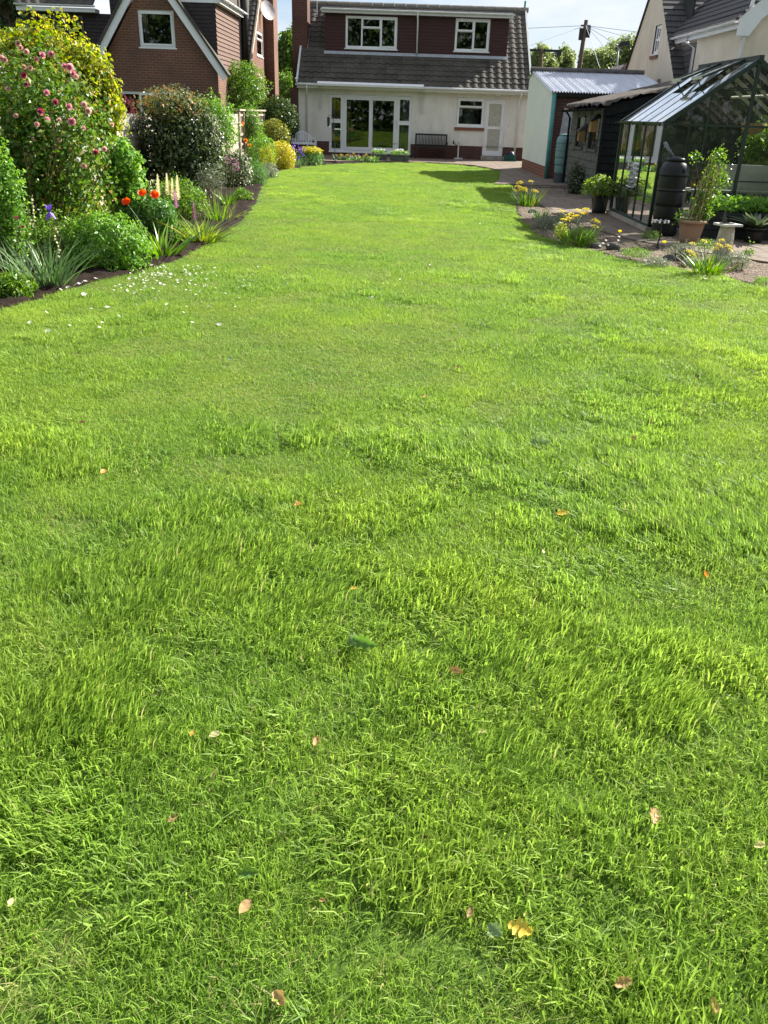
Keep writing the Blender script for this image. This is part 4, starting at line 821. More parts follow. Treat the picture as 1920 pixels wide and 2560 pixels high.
# inside
m_bench = plain('pale_staging', (.60, .60, .55), .6, .12, 6)
bn = thing('staging_bench', 'pale slatted greenhouse staging bench along the front glass', 'bench', (5.4, 14.2, 0)); s_ = MB()
for k in range(5): s_.box((4.6, 13.85 + k * .105, .60), (6.35, 13.94 + k * .105, .63))
s_.build('bench_top', m_bench, bn)
for x in (4.66, 5.7, 6.3):
    for y in (13.88, 14.3): s_ = MB(); s_.box((x - .02, y - .02, 0), (x + .02, y + .02, .599)); s_.build('leg', m_bench, bn)
s_ = MB(); s_.box((4.7, 13.9, .25), (6.3, 14.3, .27)); s_.build('lower_shelf', m_bench, bn)
bn2 = thing('staging_bench', 'pale greenhouse staging bench along the left glass wall by the louvre', 'bench', (4.3, 15.5, 0)); s_ = MB(); s_.box((4.08, 14.75, .62), (4.5, 16.2, .66)); s_.box((4.08, 14.75, .58), (4.1, 16.2, .619)); s_.build('bench_top', m_bench, bn2)
for x, y in ((4.1, 14.8), (4.47, 14.8), (4.1, 16.15), (4.47, 16.15)): s_ = MB(); s_.box((x - .015, y - .015, 0), (x + .015, y + .015, .579)); s_.build('leg', m_bench, bn2)
s_ = MB(); s_.prism([(4.95, 13.93, .64), (5.95, 13.93, .64), (5.93, 14.03, 1.0), (4.97, 14.03, 1.0)], (0, .012, .003)); tag(s_.build('cold_frame_sheet', plain('milky_sheet', (.45, .47, .42), .35, .1), None), 'milky grey plastic sheet leaning on the front greenhouse bench', 'plastic sheet')
for k, (x, y, z, col, r0, lab, cat) in enumerate(((4.75, 14.15, .63, (.30, .12, .06), .07, 'small terracotta pot at the left end of the front greenhouse bench', 'plant pot'), (5.1, 14.1, .27, (.33, .05, .04), .06, 'small red pot on the lower shelf of the front greenhouse bench', 'plant pot'),
                                (5.45, 14.1, .27, (.10, .13, .30), .06, 'small blue pot on the lower shelf of the front greenhouse bench', 'plant pot'), (6.05, 14.12, .63, (.26, .11, .06), .08, 'larger terracotta pot at the right end of the front greenhouse bench', 'plant pot'))):
    s_ = MB(); s_.lathe([(0, 0), (r0 * .75, 0), (r0, r0 * 1.6), (r0 * 1.12, r0 * 1.6), (r0 * 1.12, r0 * 1.9), (r0 * .98, r0 * 1.9), (r0 * .9, r0 * 1.6), (0, r0 * 1.55)], (x, y, z), 14); tag(s_.build('plant_pot', plain('pot_%d' % k, col, .7, .2), None, True), lab, cat)
s_ = MB(); s_.add(*(lambda v, f: (v, f))([tuple(np.array([5.75, 14.1, .38]) + np.array([.11, .09, .10]) * (unit(np.array([[math.cos(a) * math.cos(b), math.sin(a) * math.cos(b), math.sin(b)]]))[0]) * (1 + .25 * math.sin(5 * a + 3 * b))) for b in np.linspace(-1.5, 1.5, 7) for a in np.linspace(0, 2 * np.pi, 10, endpoint=False)],
    [(i * 10 + j, i * 10 + (j + 1) % 10, (i + 1) * 10 + (j + 1) % 10, (i + 1) * 10 + j) for i in range(6) for j in range(10)])); tag(s_.build('plastic_bag', plain('white_bag', (.62, .63, .66), .35, .1), None, True), 'crumpled white plastic bag on the lower shelf of the greenhouse bench', 'bag')

# ================================================================ water butts
def butt(name, label, cx, cy, r, h, mat, z0=0.0, lidmat=None):
    b = thing(name, label, 'water butt', (cx, cy, z0)); s = MB(); pr = [(r * .80, 0), (r * .86, h * .02)]
    for k in range(4):
        za, zb = h * (.04 + k * .19), h * (.04 + (k + 1) * .19); rr = r * (.86 + .14 * min(1, (k + 1) / 3)); pr += [(rr * .985, za + .005), (rr, za + .03), (rr * 1.005, zb - .03), (rr * .985, zb - .008), (rr * 1.03, zb - .004), (rr * 1.03, zb + .004)]
    pr += [(r * 1.0, h * .82), (r * .97, h * .88), (r * .82, h * .945), (r * .62, h * .97), (r * .60, h * .985)]
    s.lathe(pr, (cx, cy, z0), 28); s.build('barrel', mat, b, True)
    s = MB(); s.lathe([(r * .59, h * .972), (r * .68, h * .975), (r * .68, h * 1.0), (r * .6, h * 1.015), (r * .2, h * 1.03), (0, h * 1.03)], (cx, cy, z0), 24); s.build('lid', lidmat or mat, b, True)
    return b
bk = butt('water_butt', 'tall black barrel water butt at the greenhouse corner', 4.12, 13.28, .205, 1.08, plain('black_barrel', (.010, .011, .012), .42, .25, 5, .3))
s_ = MB(); s_.lathe([(.001, .02), (.02, .02), (.022, 0), (.03, 0)], (0, 0, 0), 12); m_ = Vector((.5, -.85, .15)).to_track_quat('Z', 'Y').to_matrix(); s_.v = [tuple(m_ @ Vector(q) + Vector((4.215, 13.10, .93))) for q in s_.v]; s_.build('overflow_hole', m_black, bk)
s_ = MB(); s_.tube([(4.03, 13.66, 1.24), (4.0, 13.55, 1.28), (4.02, 13.45, 1.22), (4.09, 13.36, 1.10)], .026, 8); s_.build('feed_pipe', plain('pipe_shiny', (.08, .09, .11), .2, .1, 4, .6), bk, True)
tb = butt('water_butt', 'blue green water butt on a stand against the outbuilding', 4.36, 23.55, .21, .92, plain('teal_barrel', (.13, .24, .25), .55, .15, 4), .28)
s_ = MB(); s_.lathe([(.20, -.28), (.18, -.02), (.18, -.002), (0, -.002)], (4.36, 23.55, .28), 18); s_.build('stand', plain('stand_dark', (.03, .04, .045), .6, .2), tb)

# ================================================================ pots, sundial, raised bed (plants follow)
m_terra = plain('terracotta_pot', (.33, .21, .145), .8, .15, 7, .25, dirt=(.20, .15, .11)); m_pot = plain('dark_glazed_pot', (.022, .026, .028), .3, .2, 5, .5); m_comp = plain('compost', (.03, .022, .016), .95, .4, 30, .1, bump=.6)
def potmesh(root, x, y, r, h, mat, base=.68, n=28):
    s = MB(); s.lathe([(0, 0), (r * base, 0), (r * (base + .10), h * .25), (r * .90, h * .7), (r * .97, h * .86), (r * 1.06, h * .87), (r * 1.10, h * .91), (r * 1.08, h * .98), (r * 1.0, h), (r * .93, h * .97), (r * .90, h * .86)], (x, y, 0), n); s.build('pot', mat, root, True)
    s = MB(); s.lathe([(r * .91, 0), (r * .5, .015), (0, .02)], (x, y, h * .86), 16); s.build('compost', m_comp, root)
sdl = thing('sundial', 'stone sundial with square top on a tapering rough pedestal', 'sundial', (4.18, 10.95, 0)); s_ = MB(); X_, Y_ = 4.18, 10.95
s_.lathe([(.135, -.04), (.14, .05), (.125, .07), (.095, .36), (.088, .415), (.0, .415)], (X_, Y_, 0), 10); sdp = s_.build('pedestal', plain('pale_stone', (.42, .39, .31), .95, .3, 14, .15, bump=.8, dirt=(.2, .18, .13)), sdl)
s_ = MB(); a_ = .3; ca, sa = math.cos(a_), math.sin(a_); f = lambda u, v, z: (X_ + u * ca - v * sa, Y_ + u * sa + v * ca, z)
s_.prism([f(-.125, -.125, .418), f(.125, -.125, .418), f(.125, .125, .418), f(-.125, .125, .418)], (0, 0, .025)); s_.build('dial_plate', plain('pale_slab', (.55, .54, .49), .7, .1, 8), sdl)
s_ = MB(); s_.prism([f(-.09, -.006, .446), f(.05, -.006, .446), f(-.03, -.006, .47), f(-.08, -.006, .60), f(-.095, -.006, .59)], (0, .014, 0)); s_.lathe([(.09, .0), (.09, .006), (0, .006)], f(-.02, 0, .444), 16); s_.build('gnomon', plain('dark_bronze', (.035, .04, .035), .5, .2, 5), sdl)
rb = thing('raised_bed', 'dark plank raised bed in front of the greenhouse', 'raised bed', (5.8, 13.3, 0)); s_ = MB()
for k in range(3): s_.box((4.62, 13.0, .01 + k * .13), (7.4, 13.035, .13 + k * .13)); s_.box((4.62, 13.036, .01 + k * .13), (4.655, 13.55, .13 + k * .13))
s_.box((4.62, 13.56, 0), (7.4, 13.6, .40)); s_.build('planks', plain('dark_plank', (.018, .022, .022), .7, .3, 5, .3), rb); s_ = MB(); s_.box((4.656, 13.036, .1), (7.4, 13.55, .36)); s_.build('bed_soil', m_comp, rb)
# ---------------------------------------------------------------- seats and small things on the terrace
wb = thing('garden_bench', 'white garden bench with curved slatted back by the bungalow wall', 'bench', (-3.52, 34.3, .06)); bx0, bx1, by = -4.0, -3.03, 34.45; zb = .055
crest = lambda u: .56 + .29 * math.sin(math.pi * min(1, max(0, (u + .02) / .85))) ** .75 if u < .80 else .56 + .06 * (1 - u) / .2 + .02
us_ = np.linspace(0, 1, 24); s_ = MB(); s_.tube([(bx0 + (bx1 - bx0) * u, by + .08, crest(u)) for u in us_], .024, 8); s_.build('top_rail', m_white, wb, True)
s_ = MB()
for k in range(13): u = .05 + k * .0625; s_.bar((bx0 + (bx1 - bx0) * u, by + .0, .46), (bx0 + (bx1 - bx0) * u, by + .075, crest(u)), .028, .012, (0, 1, 0))
s_.bar((bx0, by, .46), (bx1, by, .46), .03, .05); s_.build('back_slats', m_white, wb)
s_ = MB()
for k in range(5): s_.box((bx0, by - .45 + k * .09, .42), (bx1, by - .375 + k * .09, .44))
s_.build('seat', m_white, wb)
for x in (bx0 + .02, bx1 - .02):
    s_ = MB(); s_.bar((x, by - .43, zb), (x, by - .43, .64), .045); s_.build('leg', m_white, wb); s_ = MB(); s_.bar((x, by + .02, zb), (x, by + .08, .62), .045); s_.build('leg', m_white, wb); s_ = MB(); s_.bar((x, by - .46, .655), (x, by + .08, .645), .06, .03); s_.build('armrest', m_white, wb)
m_bb = plain('dark_bench_paint', (.02, .02, .021), .55, .3, 8)
db = thing('garden_bench', 'dark slatted bench between the patio doors and the kitchen window', 'bench', (1.33, 34.5, .06)); a, b, y = .72, 1.94, 34.72
s_ = MB(); s_.box((a, y - .02, .86), (b, y + .03, .92)); s_.box((a, y - .02, .50), (b, y + .03, .545)); s_.build('back_rails', m_bb, db); s_ = MB()
for k in range(21): x = a + .05 + k * (b - a - .1) / 20; s_.box((x - .014, y - .005, .546), (x + .014, y + .015, .859))
s_.build('back_slats', m_bb, db); s_ = MB()
for k in range(5): s_.box((a, y - .50 + k * .095, .44), (b, y - .42 + k * .095, .465))
s_.build('seat', m_bb, db)
for x in (a + .025, b - .025):
    for yy2, zt in ((y - .47, .62), (y + .005, .86)): s_ = MB(); s_.box((x - .027, yy2 - .027, .055), (x + .027, yy2 + .027, zt)); s_.build('leg', m_bb, db)
    s_ = MB(); s_.box((x - .035, y - .5, .621), (x + .035, y - .022, .65)); s_.build('armrest', m_bb, db)
def trough(x0_, x1_, label, seed):
    y0_ = 31.98; r = thing('planter_trough', label, 'planter', ((x0_ + x1_) / 2, y0_ + .14, .05)); s = MB()
    s.prism([(x0_ + .02, y0_ + .02, .05), (x1_ - .02, y0_ + .02, .05), (x1_, y0_, .25), (x0_, y0_, .25)], (0, .26, 0)); s.box((x0_ - .015, y0_ - .02, .215), (x1_ + .015, y0_ - .001, .255)); s.build('trough_body', plain('grey_trough', (.10, .105, .10), .8, .25, 6), r); return r
TR1 = trough(-.88, -.30, 'left grey trough of white flowers below the patio doors', 1); TR2 = trough(-.22, .48, 'right grey trough of white flowers below the patio doors', 2)
tp = thing('standpipe_tap', 'white standpipe with dark tap between the black bench and back door', 'tap', (2.4, 34.85, .05)); s_ = MB(); s_.tube([(2.4, 34.88, .06), (2.4, 34.88, .66)], .032, 8); s_.box((2.26, 34.72, .056), (2.58, 34.97, .10)); s_.build('pipe', m_whitegrey, tp)
s_ = MB(); s_.tube([(2.37, 34.86, .50), (2.24, 34.84, .60), (2.21, 34.84, .60)], .015, 6); s_.lathe([(.035, 0), (.03, .06), (.02, .11), (0, .12)], (2.2, 34.84, .59), 10); s_.build('tap', m_black, tp)
cr_ = thing('crate', 'dark green plastic crate on the terrace beside the back door', 'crate', (4.38, 34.6, .06)); s_ = MB()
for k in range(3): z = .06 + k * .075; s_.box((4.16, 34.45, z), (4.60, 34.47, z + .06)); s_.box((4.16, 34.73, z), (4.60, 34.75, z + .06)); s_.box((4.16, 34.471, z), (4.18, 34.729, z + .06)); s_.box((4.58, 34.471, z), (4.60, 34.729, z + .06))
s_.box((4.181, 34.471, .065), (4.579, 34.729, .08)); s_.build('crate_sides', plain('green_crate', (.012, .09, .075), .5, .2), cr_)
wbag = thing('watering_can', 'dark rounded watering can sitting in the green crate', 'watering can', (4.4, 34.6, .1)); s_ = MB(); s_.lathe([(.0, 0), (.13, 0), (.14, .2), (.10, .3), (.0, .32)], (4.4, 34.6, .085), 14); s_.tube([(4.3, 34.6, .25), (4.22, 34.6, .38)], .018, 6); s_.build('can_body', plain('navy_can', (.02, .03, .05), .5, .2), wbag, True)
fd = thing('bird_feeder_pole', 'thin black feeder pole with hanging feeders in front of the patio doors', 'bird feeder', (-2.0, 30.0, 0)); m_iron = plain('black_iron', (.015, .016, .016), .5, .2)
s_ = MB(); s_.tube([(-2.0, 30.0, -.08), (-2.05, 30.0, .7), (-2.09, 30.0, 1.42)], .012, 6); s_.tube([(-2.08, 30, 1.36), (-2.16, 30, 1.46), (-2.24, 30, 1.45)], .008, 6); s_.build('pole', m_iron, fd)
s_ = MB(); s_.lathe([(0, .30), (.07, .26), (.05, .25), (.045, .02), (.06, 0), (0, 0)], (-2.24, 30, 1.12), 12); s_.tube([(-2.24, 30, 1.42), (-2.24, 30, 1.45)], .006, 5); s_.build('seed_feeder', m_iron, fd)
s_ = MB(); s_.lathe([(0, 0), (.10, .005), (.11, .03), (.09, .03), (0, .012)], (-1.95, 30, 1.03), 14); s_.build('feeder_dish', m_white, fd)
# solar stake lamp by the right bed
sl = thing('garden_stake_dish', 'small black and white rimmed dish on a dark stake by the gravel', 'garden ornament', (3.62, 11.9, 0)); lx, ly = 3.62, 11.85
s_ = MB(); s_.tube([(lx, ly, -.05), (lx, ly, .08), (lx + .015, ly, .14), (lx, ly, .32)], .011, 7); s_.lathe([(.0, 0), (.035, .0), (.02, .05), (0, .06)], (lx, ly, -.02), 10); s_.build('stake', m_iron, sl); s_ = MB(); s_.lathe([(0, .32), (.05, .325), (.095, .345), (.10, .36), (.09, .36), (0, .335)], (lx, ly, 0), 16, 0); s_.build('dish', m_iron, sl)
s_ = MB()
for k in range(9): a = k * 2 * math.pi / 9; s_.box((lx + .095 * math.cos(a) - .012, ly + .095 * math.sin(a) - .012, .338), (lx + .095 * math.cos(a) + .012, ly + .095 * math.sin(a) + .012, .368))
s_.build('rim_lights', m_white, sl)
# rocks
def rock(x, y, r, label, seed, col=(.09, .085, .08)):
    rr = np.random.default_rng(seed); bm = []; V = []; 
    for b_ in np.linspace(-1.57, 1.57, 9):
        for a_ in np.linspace(0, 2 * np.pi, 14, endpoint=False): V.append([math.cos(a_) * math.cos(b_), math.sin(a_) * math.cos(b_), math.sin(b_)])
    V = np.array(V); k = rr.normal(size=(7, 3)); k /= np.linalg.norm(k, axis=1)[:, None]
    d = np.min(np.stack([rr.uniform(.62, .95) / np.maximum(V @ kk, .15) for kk in k] + [np.full(len(V), 1.1)]), 0); V = V * d[:, None] * np.array([r * 1.25, r, r * .85]) + np.array([x, y, r * .25])
    F = np.array([[i * 14 + j, i * 14 + (j + 1) % 14, (i + 1) * 14 + (j + 1) % 14, (i + 1) * 14 + j] for i in range(8) for j in range(14)])
    tag(npmesh('rock', V, F, plain('rock_stone', col, .9, .35, 12, .2, bump=.7), loc=(x, y, 0)), label, 'rock')
p = G(1532, 625); rock(p[0], p[1], .085, 'dark rounded rock between the daisies and the low thyme mat', 3); p = G(1512, 622); rock(p[0] - .1, p[1] + .1, .06, 'paler small rock touching the dark rock beside the daisies', 4, (.17, .16, .15))
p = G(1672, 652); rock(p[0], p[1], .065, 'dark upright rock among the grey lavender leaves', 5); p = G(1732, 668); rock(p[0], p[1] + .1, .085, 'pale buff stone behind the strappy yellow flowered clump', 6, (.26, .23, .18)); p = G(1330, 533); rock(p[0], p[1], .07, 'grey flat rock at the near foot of the far yellow flower clump', 7, (.2, .19, .18))
# ================================================================ fence and trellis at the left
FX = -4.62
fn = thing('boundary_fence', 'weathered concrete and timber panel fence behind the left flower bed', 'fence', (FX, 18, 0))
for k, y in enumerate(np.arange(8.5, 26.5, 2.0)):
    s_ = MB(); s_.box((FX - .06, y - .05, -.1), (FX + .05, y + .05, 1.40)); s_.build('fence_post', m_conc, fn)
    if y < 26:
        s_ = MB(); s_.box((FX - .03, y + .052, 1.17), (FX + .025, y + 1.948, 1.42)); s_.build('top_board', m_conc, fn); s_ = MB()
        for j in range(9): s_.prism([(FX + .012, y + .052, .0 + j * .13), (FX + .012, y + 1.948, .0 + j * .13), (FX - .004, y + 1.948, .128 + j * .13), (FX - .004, y + .052, .128 + j * .13)], (-.012, 0, 0))
        s_.build('fence_panel', m_wood, fn)
tr_ = thing('trellis', 'pale weathered wooden trellis screen with cap rail', 'trellis', (FX, 29, 0))
m_tre = plain('pale_trellis', (.34, .28, .22), .85, .2, 8)
for y in (26.6, 27.35, 29.9, 31.6): s_ = MB(); s_.box((FX - .05, y - .06, -.1), (FX + .06, y + .06, 1.5)); s_.build('trellis_post', m_tre, tr_)
s_ = MB(); s_.box((FX - .08, 26.4, 1.503), (FX + .10, 31.8, 1.55)); s_.build('cap_rail', m_tre, tr_); s_ = MB()
for z in (1.36, 1.10, .84, .58, .32): s_.box((FX + .0, 26.66, z), (FX + .03, 31.54, z + .06))
for y in np.arange(26.9, 31.4, .28):
    if min(abs(y - 27.35), abs(y - 29.9)) > .12: s_.box((FX - .02, y - .02, .2), (FX - .001, y + .02, 1.5))
s_.build('lattice', m_tre, tr_)
s_ = MB(); s_.box((FX - .12, 26.5, -.1), (FX - .09, 36, 1.25)); s_.build('back_board', plain('brown_board', (.13, .095, .07), .9, .3), tr_)

# ================================================================ plants
LM = {
 'rose': leafmat('rose_leaf', [(0, (0.058, 0.132, 0.024)), (.5, (0.115, 0.232, 0.037)), (.85, (0.197, 0.310, 0.053)), (1, (0.329, 0.202, 0.092))]),
 'gold': leafmat('golden_leaf', [(0, (0.147, 0.235, 0.027)), (.5, (0.305, 0.373, 0.045)), (.9, (0.497, 0.480, 0.081)), (1, (0.475, 0.298, 0.100))], .5),
 'mid': leafmat('mid_green_leaf', [(0, (0.077, 0.174, 0.027)), (.6, (0.154, 0.290, 0.043)), (1, (0.261, 0.406, 0.074))]),
 'fresh': leafmat('fresh_green_leaf', [(0, (0.104, 0.252, 0.036)), (.6, (0.193, 0.378, 0.065)), (1, (0.326, 0.504, 0.119))], .42),
 'dark': leafmat('dark_glossy_leaf', [(0, (0.019, 0.042, 0.013)), (.7, (0.048, 0.085, 0.024)), (.93, (0.110, 0.156, 0.044)), (1, (.20, .24, .12))], .2, .4, .4),
 'laurel': leafmat('laurel_leaf', [(0, (0.029, 0.062, 0.015)), (.7, (0.066, 0.119, 0.026)), (1, (0.146, 0.200, 0.053))], .25, .42, .25),
 'bronze': leafmat('bronze_leaf', [(0, (0.096, 0.130, 0.033)), (.55, (0.179, 0.221, 0.055)), (.8, (0.358, 0.195, 0.066)), (1, (0.496, 0.221, 0.088))]),
 'varieg': leafmat('variegated_leaf', [(0, (.02, .05, .014)), (.55, (.05, .10, .03)), (.7, (.35, .38, .22)), (1, (.55, .56, .40))], .3),
 'euon': leafmat('golden_euonymus_leaf', [(0, (.22, .25, .03)), (.22, (.52, .49, .05)), (.8, (.68, .61, .07)), (1, (.76, .71, .20))], .35),
 'euon2': leafmat('green_gold_leaf', [(0, (.04, .08, .015)), (.4, (.12, .17, .025)), (.75, (.38, .38, .06)), (1, (.50, .46, .10))], .3),
 'acer': leafmat('red_acer_leaf', [(0, (.06, .012, .018)), (.7, (.14, .03, .04)), (1, (.22, .06, .06))]),
 'grey': leafmat('grey_green_leaf', [(0, (.13, .17, .10)), (.6, (.22, .27, .17)), (1, (.34, .38, .26))], .3),
 'blue': leafmat('blue_green_sword_leaf', [(0, (0.066, 0.138, 0.053)), (.6, (0.133, 0.237, 0.085)), (1, (0.225, 0.338, 0.138))], .35, .4, .45),
 'sword': leafmat('sword_leaf', [(0, (0.072, 0.176, 0.023)), (.6, (0.157, 0.311, 0.040)), (.93, (0.272, 0.432, 0.069)), (1, (0.644, 0.446, 0.115))], .4, .38, .45),
 'lime': leafmat('lime_strap_leaf', [(0, (.12, .22, .03)), (.6, (.22, .33, .05)), (.9, (.33, .40, .08)), (1, (.5, .38, .12))], .45),
 'fern': leafmat('ferny_leaf', [(0, (0.061, 0.160, 0.037)), (.6, (0.123, 0.275, 0.062)), (1, (0.215, 0.392, 0.111))]),
 'hosta': leafmat('hosta_leaf', [(0, (.05, .09, .04)), (.5, (.11, .16, .08)), (1, (.30, .33, .22))], .3),
 'tree': leafmat('tree_leaf', [(0, (0.055, 0.115, 0.018)), (.6, (0.110, 0.196, 0.029)), (1, (0.195, 0.299, 0.049))], .42),
 'willow': leafmat('willow_leaf', [(0, (.15, .20, .07)), (.6, (.24, .31, .11)), (1, (.36, .42, .18))], .5),
 'conifer': leafmat('conifer_leaf', [(0, (.025, .055, .02)), (.6, (.06, .10, .035)), (1, (.11, .15, .06))], .25),
 'hydr': leafmat('lime_shrub_leaf', [(0, (.10, .19, .03)), (.5, (.20, .31, .05)), (1, (.34, .43, .12))], .42, .35, .5),
}
m_bark = plain('bark', (.10, .075, .055), .95, .3, 12, .15, bump=.6); m_stem = plain('green_stem', (.10, .17, .05), .6, .2, 10); m_wstem = plain('brown_stem', (.17, .11, .06), .8, .25, 14); m_cane = plain('bamboo_cane', (.42, .32, .17), .6, .2, 12)
def petalmat(name, c1, c2, trans=.35):
    return leafmat(name, [(0, c1), (1, c2)], trans, .5, .2, None, .5)
PM = {'pink': petalmat('pink_petal', (.72, .30, .38), (.88, .56, .60)), 'deep': petalmat('deep_pink_petal', (.42, .08, .15), (.66, .24, .33)), 'pale': petalmat('pale_pink_petal', (.78, .48, .46), (.9, .68, .62)), 'red': petalmat('poppy_petal', (.80, .10, .015), (.90, .20, .05), .4),
      'cream': petalmat('cream_petal', (.74, .68, .44), (.85, .80, .62)), 'yellow': petalmat('yellow_petal', (.80, .66, .02), (.90, .80, .06)), 'purple': petalmat('purple_petal', (.14, .07, .45), (.30, .19, .62)), 'mauve': petalmat('mauve_petal', (.30, .13, .22), (.42, .22, .33)),
      'lilac': petalmat('lilac_petal', (.50, .24, .46), (.66, .40, .58)), 'white': petalmat('white_petal', (.78, .76, .70), (.86, .85, .80)), 'orange': petalmat('orange_petal', (.75, .26, .05), (.85, .40, .12)), 'crimson': petalmat('crimson_petal', (.35, .01, .07), (.5, .03, .14)), 'mustard': petalmat('mustard_petal', (.60, .50, .02), (.74, .64, .05))}
def stems(mb, c, base, n, spread, r=.012, rng=None):
    rng = rng or np.random.default_rng(int(abs(c[0] * 31 + c[1] * 7)) + 1)
    for k in range(n):
        a = rng.uniform(0, 6.28); q = rng.uniform(.2, 1) * spread; b = np.array([base[0] + rng.normal(0, .06), base[1] + rng.normal(0, .06), -.08])
        tip = np.array([c[0] + math.cos(a) * q, c[1] + math.sin(a) * q, c[2] + rng.uniform(-.2, .6) * spread]); md = (b + tip) / 2 + rng.normal(0, .05, 3)
        mb.tube([b, md, tip], [r, r * .8, r * .35], 5, caps=False)
def shrub(name, label, cat, px, Y, n, leaf, mat, depth=.9, aspect=.5, lump=.30, shell=.5, nrand=.85, extra=(), group=None, down=True, stem=True, droop=.2, zmin=-.03):
    """px = (cx, cy, rx, ry) of the crown as seen, Y its distance along the garden"""
    cx, cy, rx, ry = px; c = P(cx, cy, Y); s = scale_at(Y, c[2]); R3 = np.array([rx * s, rx * s * depth, ry * s / .93])
    base = (c[0], c[1], 0)
    o = thing(name, label, cat, base, group)
    parts = []
    p, nr = blob(c, R3, n, shell=shell, lump=lump, nrand=nrand, zmin=zmin); parts.append(leaves(p, nr, leaf, aspect, droop))
    if down and c[2] - R3[2] > .05:     # let the plant reach the soil
        k = n // 4; p, nr = blob((c[0], c[1], max(.12, (c[2] - R3[2]) * .5 + .1)), R3 * np.array([.8, .8, 0]) + np.array([0, 0, max(.2, (c[2] - R3[2]) * .7)]), k, shell=.6, zmin=zmin); parts.append(leaves(p, nr, leaf, aspect, droop))
    npmesh('foliage', *merge(parts)[:2], LM[mat] if isinstance(mat, str) else mat, o, var=merge(parts)[2])
    for (dpx, nn, lf, m2, asp) in extra:
        q = P(dpx[0], dpx[1], Y); p, nr = blob(q, np.array([dpx[2] * s, dpx[2] * s * depth, dpx[3] * s]), nn, shell=.5, lump=.25, zmin=zmin); V, F, A = leaves(p, nr, lf, asp, droop); npmesh('foliage', V, F, LM[m2], o, var=A)
    if stem:
        mb = MB(); stems(mb, c, base, 9, rx * s * .8, .006 + leaf * .12); mb.build('stems', m_wstem, o)
    return o, c, R3, s
def flowermesh(kind, r, rng=None):
    """one bloom facing +z"""
    rng = rng or np.random.default_rng(5); pos = []; nr = []; ax = []
    V = []; F = []; A = []; o = 0
    def petal(az, tilt, ln, w, cup, lift=0.0, vr=.5):
        nonlocal o
        d = np.array([math.cos(az), math.sin(az), 0]); sd_ = np.array([-math.sin(az), math.cos(az), 0]); u = np.array([0, 0, 1.])
        rows = []
        for t in (0, .5, 1):
            out = ln * t * math.cos(tilt); up = ln * t * math.sin(tilt) + cup * t * t + lift; ww = w * (.35, 1.0, .62)[int(t * 2)]
            c = d * out + u * up; rows += [c - sd_ * ww / 2 + u * ww * .12, c - u * 0, c + sd_ * ww / 2 + u * ww * .12]
        V.extend(rows)
        for i in range(2):
            for j in range(2): F.append([o + i * 3 + j, o + i * 3 + j + 1, o + (i + 1) * 3 + j + 1, o + (i + 1) * 3 + j])
        A.extend([vr] * 9); o += 9
    if kind == 'rose':
        for ring, (tl, ln, nn) in enumerate(((.15, 1.0, 7), (.6, .9, 7), (1.0, .75, 6), (1.35, .6, 5))):
            for k in range(nn): petal(k * 6.283 / nn + ring * .5 + rng.normal(0, .1), tl, r * ln, r * .95, r * .12, r * .05 * ring, rng.random())
    elif kind == 'poppy':
        for ring in range(2):
            for k in range(3): petal(k * 2.094 + ring * 1.05, .35 + .2 * ring, r, r * 1.5, r * .35, 0, rng.random())
    elif kind == 'daisy':
        for k in range(9): petal(k * .698, .12, r, r * .55, 0, 0, rng.random())
        for k in range(5): petal(k * 1.256, .8, r * .45, r * .4, 0, .0, .1)
    elif kind == 'head':      # flat cluster of many small florets
        for k in range(26):
            a = rng.uniform(0, 6.28); q = r * rng.random() ** .5
            c = np.array([math.cos(a) * q, math.sin(a) * q, r * .35 * (1 - (q / r) ** 2) + rng.normal(0, .05) * r]); b0 = len(V)
            for j in range(4): petal(rng.uniform(0, 6.28), rng.uniform(0, .9), r * .22, r * .2, 0, 0, rng.random())
            for i in range(b0, len(V)): V[i] = V[i] + c
    elif kind == 'ball':
        for k in range(60):
            d = unit(rng.normal(size=(1, 3)))[0] * r; b0 = len(V); petal(rng.uniform(0, 6.28), rng.uniform(-1, 1), r * .35, r * .28, 0, 0, rng.random())
            for i in range(b0, len(V)): V[i] = V[i] + d
    elif kind == 'spire':     # r = length
        n_ = 110
        for k in range(n_):
            t = k / n_; a = k * 2.4; q = r * .085 * (1 - t) ** .45 + .004; b0 = len(V); petal(a, .25 + rng.normal(0, .15), q * 1.5, q * 1.1, q * .3, 0, rng.random())
            for i in range(b0, len(V)): V[i] = V[i] + np.array([0, 0, r * t * .96])
    elif kind == 'iris':
        for k in range(3): petal(k * 2.094, -.75, r, r * .7, -r * .35, 0, rng.random())
        for k in range(3): petal(k * 2.094 + 1.05, 1.1, r, r * .65, r * .1, 0, rng.random())
    me = bpy.data.meshes.new('flower_' + kind); me.from_pydata([tuple(v) for v in V], [], F); at_ = me.attributes.new('var', 'FLOAT', 'POINT'); at_.data.foreach_set('value', np.array(A, np.float32)); return me
def bloom(root, me, mat, pos, face=(0, 0, 1), sc=1.0, roll=0.0, name='flower'):
    key = me.name + mat.name; mm = bpy.data.meshes.get(key)
    if mm is None: mm = me.copy(); mm.name = key; mm.materials.append(mat)
    o = bpy.data.objects.new(name, mm); COL.objects.link(o); o.parent = root; L0 = LOC[root.name]
    o.location = (pos[0] - L0[0], pos[1] - L0[1], pos[2] - L0[2]); q = Vector(face).normalized().to_track_quat('Z', 'Y'); o.rotation_mode = 'QUATERNION'; o.rotation_quaternion = q @ Euler((0, 0, roll)).to_quaternion(); o.scale = (sc,) * 3; return o
FM = {k: flowermesh(k, 1.0) for k in ('rose', 'poppy', 'daisy', 'head', 'ball', 'iris', 'spire')}
